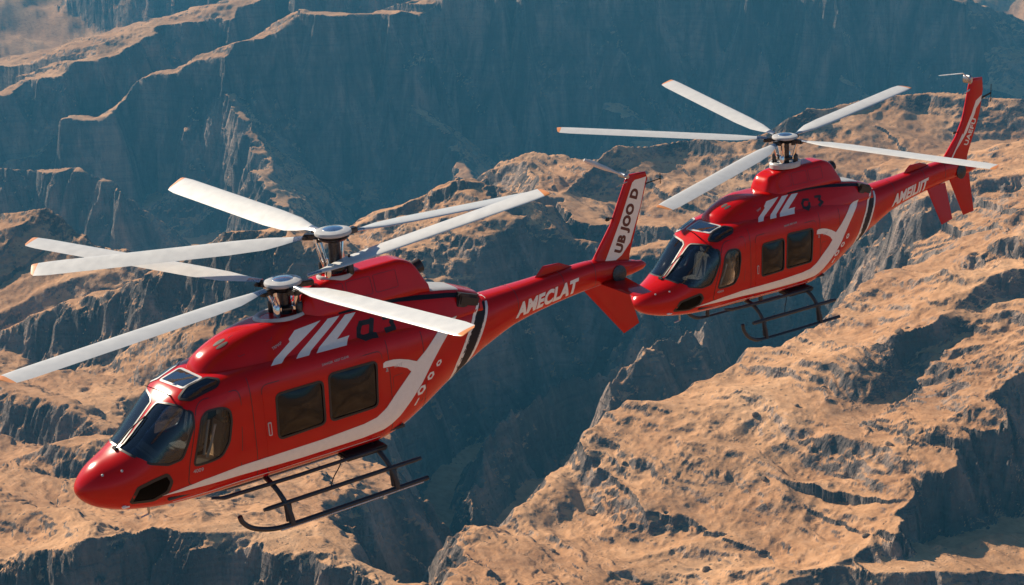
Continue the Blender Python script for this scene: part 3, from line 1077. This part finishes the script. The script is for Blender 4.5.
def build_helicopter(name, loc, rot, warp, label, rotors, reg, tailtext, fintext, fin_white, ventral, extra_pipe):
    root = bpy.data.objects.new(name, None)
    COL.objects.link(root)
    root.empty_display_size = 1.0
    root.matrix_world = Matrix.Translation(loc) @ rot.to_4x4()
    root['label'] = label
    root['category'] = 'helicopter'
    root['group'] = 'red helicopters flying over the canyon'
    H = Heli(root, warp)
    FA = on_loft(fus); BA = on_loft(boom)

    # ---- fuselage: outer skin, inner skin, openings
    outer = loft_bm(fus, 130, 120)
    inner = loft_bm(fus, 80, 72, .30, 7.2)
    inner.normal_update()
    shift = {v: v.co - v.normal * .035 for v in inner.verts}
    bmesh.ops.recalc_face_normals(inner, faces=inner.faces); inner.normal_update()
    for v in inner.verts:
        v.co = v.co - v.normal * .035
    bmesh.ops.recalc_face_normals(outer, faces=outer.faces)
    bmesh.ops.reverse_faces(inner, faces=inner.faces)
    merge(outer, inner, 1)
    cut = bmesh.new()
    def cutter(poly, fn, mir=False):
        b = patch([poly], fn, .05, .15, .09, .09)
        bmesh.ops.recalc_face_normals(b, faces=b.faces)
        if mir:
            merge(cut, mirror(cp(b)))
        merge(cut, b)
    ws_p, ws_s = rounded(WS_P, .05, 3), rounded(WS_S, .05, 3)
    chin, rp, rm, rs = rounded(CHIN, .04, 3), rounded(ROOF_P, .05, 3), rounded(ROOF_M, .03, 3), rounded(ROOF_S, .05, 3)
    dwin, w1, w2 = rounded(DOORWIN, .07), rounded(WIN1, .09), rounded(WIN2, .09)
    for p in (ws_p, ws_s, rp, rm, rs):
        cutter(p, FA)
    cutter(chin, FA, True)
    for p in (dwin, w1, w2):
        cutter(p, side, True)
    bmesh.ops.recalc_face_normals(cut, faces=cut.faces)
    me_c = bpy.data.meshes.new('opening'); cut.to_mesh(me_c); cut.free()
    oc = bpy.data.objects.new('opening', me_c); COL.objects.link(oc)
    me_f = bpy.data.meshes.new('fuselage_raw'); outer.to_mesh(me_f); outer.free()
    of = bpy.data.objects.new('fuselage_raw', me_f); COL.objects.link(of)
    md = of.modifiers.new('cut', 'BOOLEAN'); md.operation = 'DIFFERENCE'; md.object = oc; md.solver = 'EXACT'
    dg = bpy.context.evaluated_depsgraph_get()
    me = bpy.data.meshes.new_from_object(of.evaluated_get(dg))
    bm = bmesh.new(); bm.from_mesh(me)
    bpy.data.objects.remove(of); bpy.data.objects.remove(oc)
    bpy.data.meshes.remove(me); bpy.data.meshes.remove(me_f); bpy.data.meshes.remove(me_c)
    H.part('fuselage', bm, [M['red'], M['inner']], angle=35)

    # ---- windows of the cockpit
    for poly in (ws_p, ws_s):
        g = H.part('windshield', patch([poly], FA, -.006, .008, .06, .06), M['glass_front'])
        H.part('window_seal', ring(poly, FA, -.012, .022, .007, -.02), M['frame_dark'], g)
    for m_ in (0, 1):
        b = patch([chin], FA, -.004, .008, .05, .05); r_ = ring(chin, FA, -.02, .03, .008, -.015)
        if m_:
            mirror(b); mirror(r_)
        g = H.part('chin_window', b, M['glass_chin'])
        H.part('window_seal', r_, M['frame_dark'], g)
    for poly, gm, fm in ((rp, 'glass_front', 'frame_dark'), (rm, 'glass_roof', 'silver'), (rs, 'glass_front', 'silver')):
        g = H.part('roof_window', patch([poly], FA, .004, .012, .05, .05), M[gm])
        H.part('window_frame', ring(poly, FA, -.01, .032, .012, -.01), M[fm], g)
    # centre wiper and its pivot
    w0, n0 = FA(.70, 1.66); w1_, n1 = FA(1.22, 1.70)
    bm = tube([w0 + n0 * .02, w0.lerp(w1_, .5) + n0 * .06, w1_ + n1 * .02], .011, 8)
    merge(bm, box(w0.x, w0.y, w0.z + .01, .07, .14, .05, .015))
    H.part('wiper', bm, M['rubber'])

    # ---- doors
    for m_ in (0, 1):
        door = rounded(DOOR, .10)
        b = patch(holed(door, [dwin]), side, .005, .006, .09, .09)
        seam = ring(door, side, -.002, .012, .003, -.006)
        gl_ = patch([dwin], side, -.008, .008, .05, .05, bulge=.02)
        rg = ring(dwin, side, -.012, .020, .012, -.02)
        hd = box(2.44, -.855, .33, .04, .022, .15, .009)
        for q in (b, seam, gl_, rg, hd):
            if m_:
                mirror(q)
        d = H.part('cockpit_door', b, M['red'])
        H.part('door_seam', seam, M['frame_dark'], d)
        H.part('door_window', gl_, M['glass_door'], d)
        H.part('window_seal', rg, M['frame_dark'], d)
        cd = rounded(CDOOR, .12)
        b = patch(holed(cd, [w1, w2]), side, .005, .006, .12, .12)
        seam = ring(cd, side, -.002, .011, .003, -.006)
        hd = patch([rounded(rects(2.93, 2.99, .35, .58), .02)], side, .016, .014)
        hd2 = patch([rounded(rects(2.945, 2.975, .37, .56), .012)], side, .021, .006)
        for q in (b, seam, hd, hd2):
            if m_:
                mirror(q)
        d = H.part('cabin_door', b, M['red'])
        H.part('door_seam', seam, M['frame_dark'], d)
        H.part('door_handle', hd, M['silver'], d)
        H.part('handle_recess', hd2, M['red'], d)
        for w_ in (w1, w2):
            gl_ = patch([w_], side, -.010, .008, .05, .05, bulge=.055); rg = ring(w_, side, -.014, .022, .013, -.02)
            if m_:
                mirror(gl_); mirror(rg)
            H.part('cabin_window', gl_, M['glass_side'], d)
            H.part('window_seal', rg, M['frame_dark'], d)

    # ---- inside
    H.part('cabin_floor', box(3.35, 0, -.26, 4.3, 1.45, .05, .01), M['inner'])
    H.part('cabin_wall', box(5.45, 0, .4, .05, 1.4, 1.3, .01), M['inner'])
    H.part('instrument_panel', merge(box(1.28, 0, .22, .16, 1.0, .28, .04, Matrix.Rotation(R(-18), 3, 'Y')), box(1.45, 0, -.02, .5, .24, .4, .04)), M['inner'])
    for x, y, w_, f_, mk in ((2.02, -.40, .46, 1, 'seat'), (2.02, .40, .46, 1, 'seat2'), (3.45, -.45, .5, -1, 'seat'), (3.45, .3, .6, -1, 'seat'), (4.55, -.47, .5, 1, 'seat'), (4.55, .0, .42, 1, 'seat'), (4.55, .47, .5, 1, 'seat')):
        s_ = H.part('seat', seat_bm(x, y, w_, f_), M[mk])
        dx = .2 * f_
        H.part('seat_belt', merge(tube([(x + dx - .02 * f_, y - .12, .66), (x + dx - .10 * f_, y - .10, .4), (x - .0, y - .06, .12)], .022, 6),
                                  tube([(x + dx - .02 * f_, y + .12, .66), (x + dx - .10 * f_, y + .10, .4), (x - .0, y + .06, .12)], .022, 6)), M['white'], s_)
    bm = lathe([(.085, -.006), (.095, 0), (.085, .006)], (1.62, -.60, .66), axis=(-.8, -.35, .25), seg=24)
    H.part('mirror', bm, M['chrome'])
    H.part('control_stick', tube([(1.62, -.4, -.22), (1.60, -.4, 0), (1.66, -.4, .14)], [.016, .016, .026], 8), M['rubber'])

    # ---- tail boom, cowling, fairing
    tb = H.part('tail_boom', loft_bm(boom, 60, 72), M['red'])
    cw = H.part('engine_cowling', loft_bm(cowl, 90, 90), M['red'])
    CA = on_loft(cowl)
    for a in (1.72, 1.98):
        for f_ in (0,):
            e = [(2.60 + .10 * math.cos(t), a + .10 * math.sin(t)) for t in [2 * math.pi * k / 20 for k in range(20)]]
            H.part('air_intake', patch([e], CA, .004, .006, .05, .05), M['inner'], cw)
    seam = ring(rounded([(2.75, 2.8), (2.75, 1.75), (3.35, 1.75), (3.35, 2.8)], .05), CA, -.003, .003, .0025, -.004)
    H.part('panel_seam', seam, M['frame_dark'], cw)
    fr = H.part('mast_fairing', loft_bm(fair, 60, 72), M['red'])
    for x0, x1 in ((4.40, 4.78), (4.84, 5.30), (5.36, 5.80)):
        H.part('panel_seam', ring(rounded(rects(x0, x1, 2.06, 2.34), .03), side, -.003, .003, .003, -.004), M['frame_dark'], fr)
    # joints between skin panels
    def seamline(L, fn, x, a0, a1, parent):
        n_ = 20
        aa = [a0 + (a1 - a0) * k / n_ for k in range(n_ + 1)]
        H.part('panel_seam', patch([[(x, a) for a in aa] + [(x + .010, a) for a in reversed(aa)]], fn, .0025, .003, .5, .12), M['frame_dark'], parent)
    for x in (8.22, 9.30, 10.05):
        seamline(boom, BA, x, 1.62, 4.66, tb); seamline(boom, BA, x, -1.50, 1.52, tb)
    for x, a0, a1 in ((2.70, 2.35, 3.85), (5.22, 2.45, 3.9), (5.95, 2.5, 4.0)):
        seamline(fus, FA, x, a0, a1, None); seamline(fus, FA, x, math.pi - a1, math.pi - a0, None)
    H.part('panel_seam', ring(rounded(rects(5.28, 5.88, .10, .72), .04), side, -.003, .003, .003, -.004), M['frame_dark'])
    # black curve and pale deck along the upper cowling
    up = [(4.6, 1.905), (5.2, 1.915), (5.7, 1.885), (6.2, 1.815), (6.7, 1.73), (7.0, 1.66), (7.0, 1.585), (6.7, 1.66), (6.2, 1.745), (5.7, 1.825), (5.2, 1.86), (4.6, 1.875)]
    bm = patch([up], side, .004, .006)
    H.pair('cowling_trim', bm, M['black'], cw)
    deck = [(5.9, 1.25), (5.9, 1.89), (6.5, 2.1), (7.02, 2.1), (7.02, 1.04), (6.5, 1.04)]
    H.part('cowling_deck', patch([deck], CA, .005, .008), M['silver'], cw)
    # exhausts: dark box outlets each side of the cowling's end
    for sy in (-1, 1):
        bm = box(7.12, sy * .34, 1.50, .52, .22, .24, .05, Matrix.Rotation(R(20), 3, 'Y') @ Matrix.Rotation(R(sy * -10), 3, 'Z'))
        e = H.part('exhaust_pipe', bm, M['rubber'])
        H.part('exhaust_shield', box(7.0, sy * .425, 1.53, .26, .07, .25, .02, Matrix.Rotation(R(20), 3, 'Y') @ Matrix.Rotation(R(sy * -10), 3, 'Z')), M['exhaust'], e)
    # small raked exhaust scoop behind the fairing
    bm = tube([(6.0, 0, 2.02), (6.2, 0, 2.15), (6.46, 0, 2.20)], [.10, .12, .13], 16, caps=True)
    sc = H.part('exhaust_stack', bm, M['exhaust'])

    # ---- livery
    bm = patch([STRIPE], side, .0085, .008, .08, .08)
    H.pair('white_stripe', bm, M['white'])
    for g_ in (GLY1, GLY2, GLY3):
        bm = patch([g_], side, .004, .006, .08, .05)
        H.pair('emblem_bar', bm, M['white'], cw)
    # dark band between two pale lines where the boom begins
    def band(o0, o1):
        A = [(7.30, 1.40), (7.215, 1.289), (7.10, 1.10), (6.996, .926), (6.85, .72), (6.694, .511), (6.60, .30), (6.5, .05)]
        Bq = [(7.64, 1.40), (7.57, 1.256), (7.46, 1.05), (7.348, .858), (7.22, .66), (7.091, .47), (7.0, .30), (6.9, .2)]
        f = lambda t: [(a[0] * (1 - t) + b[0] * t, a[1] * (1 - t) + b[1] * t) for a, b in zip(A, Bq)]
        P0, P1 = f(o0), f(o1)
        return P0 + P1[::-1]
    for o0, o1, mt in ((0, .16, 'white'), (.20, .84, 'black'), (.88, 1.0, 'white')):
        bm = patch([band(o0, o1)], side, .004, .006, .07, .07)
        H.pair('boom_band', bm, M[mt])
    # pale line along the keel edges
    for L_, fn, x0, x1, a0, da in ((boom, BA, 7.45, 10.3, 4.18, .07), (fus, FA, 5.35, 7.3, 4.02, .05), (fus, FA, 1.3, 5.0, 3.87, .022)):
        n_ = 24
        lo = [(x0 + (x1 - x0) * k / n_, a0) for k in range(n_ + 1)]
        poly = lo + [(x, a + da) for x, a in reversed(lo)]
        bm = patch([poly], fn, .004, .006, .12, .5)
        H.pair('keel_line', bm, M['white'])
    H.part('cowling_number', patch(reg, side, .004, .006, .05, .05), M['rubber'], cw)
    for s_, org, ex, ey, sz, bd in tailtext:
        H.part('lettering', patch(sidetext(s_, org, ex, ey, sz, bd, 1.05), side, .005, .006, .12, .08), M['white'], tb)
    for s_, org, sz, ang in (('HOT', (5.32, .86), .075, 0), ('DANGER  KEEP CLEAR', (4.0, 1.24), .05, 2), ('4009', (1.62, .09), .085, 0), ('TRMAP', (3.30, 1.62), .06, 18), ('a', (5.14, .84), .13, 0)):
        c_, s2 = math.cos(R(ang)), math.sin(R(ang))
        H.part('small_marking', patch(sidetext(s_, org, (c_, s2), (-s2 + .1, c_), sz, .0), side, .0095, .004, .1, .1), M['silver'])
    for (x, z, s_) in ((6.27, .66, .055), (6.07, .49, .07), (5.85, .30, .085)):
        o1 = [(x + s_ * math.cos(t) * 1.1 + s_ * .5 * math.sin(t), z + s_ * math.sin(t)) for t in [2 * math.pi * k / 6 for k in range(6)]]
        i1 = [(x + (px - x) * .5, z + (pz - z) * .5) for px, pz in o1]
        H.part('small_marking', patch(holed(o1, [i1]), side, .004, .005, .05, .05), M['white'])
    H.part('small_marking', patch([[(5.68, .06), (5.72, .06), (5.80, .17), (5.775, .17)]], side, .004, .005), M['white'])

    # ---- tail surfaces
    LE = [(9.98, 1.38), (10.16, 1.47), (10.59, 2.04), (10.99, 2.84), (11.06, 2.915)]
    TE = [(10.98, 1.10), (11.02, 1.40), (11.25, 2.05), (11.50, 2.76), (11.46, 2.90)]
    prof = [(0, 0), (.03, .55), (.12, .85), (.3, 1), (.6, .75), (1, .12)]
    bm = bmesh.new(); rings = []
    ns = 24
    for i in range(ns + 1):
        t = i / ns * (len(LE) - 1); k = min(int(t), len(LE) - 2); f_ = t - k
        le = Vector(LE[k]).lerp(Vector(LE[k + 1]), f_); te = Vector(TE[k]).lerp(Vector(TE[k + 1]), f_)
        th = .085 * (1 - .45 * i / ns) * (1 if i < ns else .4)
        pts = [(le.lerp(te, u), h * th) for u, h in prof] + [(le.lerp(te, u), -h * th) for u, h in reversed(prof[1:])]
        rings.append([bm.verts.new((p.x, h, p.y)) for p, h in pts])
    n_ = len(rings[0])
    for a, c in zip(rings, rings[1:]):
        for k in range(n_):
            bm.faces.new((a[k], a[(k + 1) % n_], c[(k + 1) % n_], c[k]))
    bm.faces.new(rings[0]); bm.faces.new(rings[-1])
    bm.normal_update()
    bvh = BVHTree.FromBMesh(bm)
    fin = H.part('tail_fin', bm, M['red'])
    def finside(u, v):
        h = bvh.ray_cast(Vector((u, -2, v)), Vector((0, 1, 0)))
        if h[0] is None:
            h = bvh.find_nearest(Vector((u, -.05, v)))
        n = h[1] if h[1].y < 0 else -h[1]
        return h[0], n
    if fin_white:
        panel = [(10.34, 1.33), (10.47, 1.55), (10.77, 2.08), (11.10, 2.76), (11.16, 2.80), (11.47, 2.80), (11.30, 2.25), (11.17, 1.95), (11.03, 1.62), (10.80, 1.42), (10.55, 1.33)]
        bm = patch([panel], finside, .004, .006)
        H.pair('fin_panel', bm, M['white'], fin)
    else:
        panel = [(10.56, 1.66), (10.84, 2.16), (11.02, 2.48), (11.22, 2.66), (11.46, 2.70), (11.44, 2.64), (11.24, 2.57), (11.08, 2.38), (10.92, 2.10)]
        bm = patch([panel], finside, .004, .006)
        H.pair('fin_panel', bm, M['white'], fin)
        bm = patch([[(10.36, 1.36), (10.50, 1.58), (10.78, 2.06), (10.77, 2.10), (10.47, 1.60), (10.33, 1.38)]], finside, .004, .006)
        H.pair('fin_panel', bm, M['white'], fin)
    for s_, org, ex, ey, sz, bd, mt in fintext:
        H.part('lettering', patch(sidetext(s_, org, ex, ey, sz, bd, 1.1), finside, .0075, .006, .1, .1), M[mt], fin)
    # tail skid knob, hump before the fin
    H.part('boom_hump', foil((8.80, 0, 1.40), (9.75, 0, 1.42), (9.02, 0, 1.60), (9.38, 0, 1.585), .13, .10, (0, 1, 0)), M['red'], tb)
    H.part('tail_cone', tube([(10.6, 0, 1.13), (11.0, -.02, 1.13), (11.27, -.02, 1.13), (11.36, -.02, 1.12)], [.15, .13, .09, .04], 20), M['red'], tb)
    bm = lathe([(.02, 0), (.15, .01), (.16, .05), (.06, .07)], (10.62, -.15, 1.13), axis=(0, -1, .1), seg=20)
    H.part('gearbox_cover', bm, M['gun'], tb)
    # small rotor carried on the fin's head
    bm = tube([(10.94, -.06, 2.92), (10.94, .10, 2.92)], [.045, .045], 12)
    merge(bm, lathe([(.035, -.05), (.055, 0), (.03, .05)], (10.93, -.10, 2.92), axis=(0, 1, 0), seg=14))
    tr_ = H.part('tail_rotor', bm, M['steel'])
    for d, ln in (((-.72, .40, .40), .85),):
        if ln:
            d = Vector(d).normalized()
            b0 = Vector((10.93, -.10, 2.92))
            H.part('tail_rotor_blade', tube([b0, b0 + d * .2, b0 + d * .45, b0 + d * .7, b0 + d * ln], [.012, .02, .045, .05, .03], 8), M['blade'], tr_)
    H.part('antenna', tube([(10.98, -.05, 2.80), (10.62, -.20, 2.80)], [.012, .008], 6), M['steel'])
    bm = tube([(11.42, 0, 2.66), (11.80, -.02, 2.70)], [.014, .010], 8); merge(bm, tube([(11.80, -.02, 2.60), (11.80, -.02, 2.80)], .010, 6))
    H.part('static_probe', bm, M['rubber'])
    bm = tube([(10.66, 0, 2.16), (10.44, -.06, 2.18)], .012, 6); merge(bm, box(10.50, -.05, 2.18, .08, .03, .07, .008))
    H.part('fin_light', bm, M['rubber'])

    # ---- landing gear
    for sy in (-1, 1):
        S = lambda P: [(x, sy * y, z) for x, y, z in P]
        bm = tube(S([(2.22, 1.0, -.78), (2.26, 1.0, -.90), (2.42, 1.0, -1.05), (2.70, 1.0, -1.16), (3.0, 1.0, -1.20), (3.6, 1.0, -1.205), (4.6, 1.0, -1.20), (5.70, 1.0, -1.19)]), .042, 12, smooth=5)
        sk = H.part('landing_skid', bm, M['dark'])
        H.part('skid_shoe', tube(S([(2.9, 1.0, -1.245), (4.2, 1.0, -1.25), (5.6, 1.0, -1.235)]), .02, 8), M['steel'], sk)
        H.part('step_bar', tube(S([(2.66, .95, -.83), (2.75, .95, -.83), (5.5, .95, -.82), (5.62, .95, -.82)]), [.028, .038, .038, .03], 12), M['dark'], sk)
        for x in (3.08, 5.06):
            H.part('skid_strut', tube(S([(x - .12, .30, -.50), (x - .12, .62, -.53), (x - .08, .84, -.66), (x - .02, .95, -.86), (x + .02, .99, -1.05), (x + .03, 1.0, -1.19)]), [.045, .045, .042, .045, .05, .055], 12, smooth=5), M['dark'], sk)
            H.part('strut_fitting', box(x - .0, sy * .965, -1.0, .13, .05, .30, .015, Matrix.Rotation(R(sy * 6), 3, 'X')), M['dark'], sk)
    H.part('belly_step', tube([(1.9, -.72, -.46), (2.1, -.76, -.50), (3.4, -.76, -.52), (4.9, -.74, -.52)], [.02, .035, .035, .03], 10), M['dark'])
    H.part('belly_box', box(4.72, -.55, -.53, .80, .42, .10, .03), M['rubber'])
    H.part('belly_box', box(2.9, 0, -.56, 1.5, .5, .10, .03), M['rubber'])
    H.part('belly_cable', tube([(4.3, -.6, -.5), (4.2, -.74, -.58), (4.0, -.86, -.70), (3.9, -.93, -.80)], .010, 6, smooth=4), M['rubber'])
    bm = tube([(1.02, -.28, -.46), (1.02, -.28, -.60)], .02, 8); merge(bm, tube([(1.02, -.28, -.60), (.88, -.28, -.62)], .014, 8))
    H.part('pitot_tube', bm, M['steel'])
    p, n = FA(.60, 3.75)
    H.part('landing_light', box(p.x, p.y, p.z, .13, .06, .05, .015), M['lamp'])
    for x, a in ((.36, 2.35), (.62, 2.5)):
        p, n = FA(x, a)
        H.part('nose_sensor', lathe([(.022, -.01), (.02, .012), (.008, .02)], p, axis=n, seg=12), M['silver'])
    p, n = FA(2.4, 1.9); p, n = FA(1.60, 1.80)
    H.part('antenna', tube([p, p + n * .16 + Vector((-.10, 0, .02)), p + n * .30 + Vector((-.24, 0, .05))], [.014, .010, .006], 6), M['rubber'])
    # ---- rotors
    H.warp = ident
    for v_ in ventral:
        H.part(v_[0], foil(*v_[1:]), M['red'])
    for r_ in rotors:
        build_rotor(H, 'main_rotor', *r_[0], **r_[1])
    return root


def heli_rot(yaw, pitch, roll):
    return Matrix.Rotation(R(yaw), 3, 'Z') @ Matrix.Rotation(R(-pitch), 3, 'Y') @ Matrix.Rotation(R(roll), 3, 'X')


BASE = Vector((0, 0, ALT))


ring_c = lambda x, z, s, k: [(x + s * math.cos(t) * .9 + .25 * s * math.sin(t), z + s * 1.15 * math.sin(t)) for t in k]
def letter_a():
    w = .075
    return strokes([[(5.10, 1.66), (4.92, 1.67), (4.86, 1.60), (4.82, 1.50), (4.90, 1.455), (5.02, 1.46)], [(5.14, 1.68), (5.04, 1.46), (5.12, 1.45)],
                    [(5.36, 1.66), (5.52, 1.66), (5.48, 1.56), (5.50, 1.47), (5.34, 1.47)]], w)
def letter_c():
    w = .06
    return strokes([[(5.12, 1.64), (4.98, 1.66), (4.90, 1.58), (4.90, 1.49), (4.98, 1.45), (5.10, 1.50), (5.12, 1.56)],
                    [(5.36, 1.66), (5.52, 1.65), (5.45, 1.57), (5.53, 1.50), (5.40, 1.455)]], w)


front_rotor = [((-.954, -.297, .039), 5.4, .40, -6), ((-.461, .886, .056), 5.4, .40, -7), ((.936, -.289, .200), 4.68, .40, 8), ((.011, -.995, .104), 5.4, .36, 13)]
rear_rotor = [((-.087, .996, .016), 5.2, .47, -20), ((-.766, .638, -.078), 5.2, .41, -18), ((.974, .207, -.094), 5.2, .40, 3)]
build_helicopter(
    'helicopter', BASE + Vector((-6.727, 23.185, -9.843)), heli_rot(35, 4, 0), ident,
    'nearer red helicopter with two stacked rotors and white tail fin panel, lower left',
    [(((3.87, 0, 2.45), .47, front_rotor), dict(base_dx=-.08)),
     (((4.86, 0, 3.08), .66, rear_rotor), dict(base_r=(.36, .28), base_dx=.0))],
    letter_a(),
    [('AMECLAT', (8.18, .91), (.90, .085), (.28, 1.0), .34, .016)],
    [('UB JOO D', (10.78, 1.46), (.415, .98), (-.98, .415), .24, .014, 'maroon')],
    True,
    [('ventral_fin', (9.85, 0, 1.0), (10.85, 0, 1.02), (10.82, 0, -.14), (11.20, 0, -.02), .10, .06, (0, 1, 0)),
     ('tail_stabilizer', (10.2, 0, 1.02), (10.85, 0, 1.00), (10.30, -1.0, .96), (10.72, -1.0, .95), .09, .05, (0, 0, 1)),
     ('tail_stabilizer', (10.2, 0, 1.02), (10.85, 0, 1.00), (10.30, 1.0, .96), (10.72, 1.0, .95), .09, .05, (0, 0, 1))],
    False)


# the far helicopter is a slightly longer, taller-roofed airframe of the same make
def far_frame(p):
    x, y, z = p
    x2 = float(np.interp(x, [-1, 0, 2, 4.5, 7.5, 11.5, 12.5], [-1, 0, 2.19, 4.247, 7.308, 11.608, 12.6]))
    z2 = float(np.interp(z, [-1.2, -.5, .6, 1.5, 2.1, 2.5, 3.0], [-1.349, -.5015, .4687, 1.515, 2.0475, 2.44, 3.62])
               + np.interp(x, [0, 2, 4.5, 7.5, 11.5], [-.003, .004, -.029, -.066, .10]))
    return Vector((x2, y * 1.07, z2))


far_rotor = [((-.712, .70, .058), 5.5, .42, -7), ((.15, .983, .107), 5.5, .44, -10), ((.977, .209, .051), 5.5, .42, 8), ((.21, -.978, .001), 5.5, .40, 4), ((-.945, -.32, -.061), 5.5, .42, -10)]
build_helicopter(
    'helicopter', BASE + Vector((2.767, 35.699, -10.470)), heli_rot(33.71, 3.835, 0), far_frame,
    'farther red helicopter with a single five-bladed rotor and red tail fin, upper right',
    [(((4.70, 0, 3.015), .56, far_rotor), dict(base_r=(.42, .32), base_dx=.0))],
    letter_c(),
    [('AMEILIIT', (8.15, .90), (.93, .09), (.28, 1.0), .33, .014)],
    [('UAEFU', (10.98, 1.68), (.415, .98), (-.98, .415), .22, .006, 'white')],
    False,
    [('ventral_fin', (9.45, -.13, .92), (10.15, -.13, .95), (9.80, -.36, -.07), (10.20, -.36, .01), .09, .05, (0, 1, -.2)),
     ('ventral_fin', (10.36, -.05, 1.0), (11.12, -.05, 1.05), (10.84, -.15, -.06), (11.25, -.15, -.02), .09, .05, (0, 1, -.1))],
    False)


# ------------------------------------------------------------------ air
def build_haze():
    bm = bmesh.new()
    bmesh.ops.create_cube(bm, size=1)
    bmesh.ops.scale(bm, vec=(26000, 27000, 1800), verts=bm.verts)
    bmesh.ops.translate(bm, vec=(0, 1500, 270), verts=bm.verts)
    me = bpy.data.meshes.new('haze'); bm.to_mesh(me); bm.free()
    o = bpy.data.objects.new('haze', me); COL.objects.link(o)
    o['kind'] = 'stuff'; o['label'] = 'thin blue haze filling the canyon air'; o['category'] = 'haze'
    m = bpy.data.materials.new('canyon_air'); m.use_nodes = True
    nt = m.node_tree; nt.nodes.remove(nt.nodes['Principled BSDF'])
    v = nt.nodes.new('ShaderNodeVolumePrincipled')
    v.inputs['Color'].default_value = (.10, .44, .74, 1)
    v.inputs['Density'].default_value = 0.00008
    v.inputs['Anisotropy'].default_value = 0.0
    nt.links.new(v.outputs[0], nt.nodes['Material Output'].inputs['Volume'])
    me.materials.append(m)


build_haze()
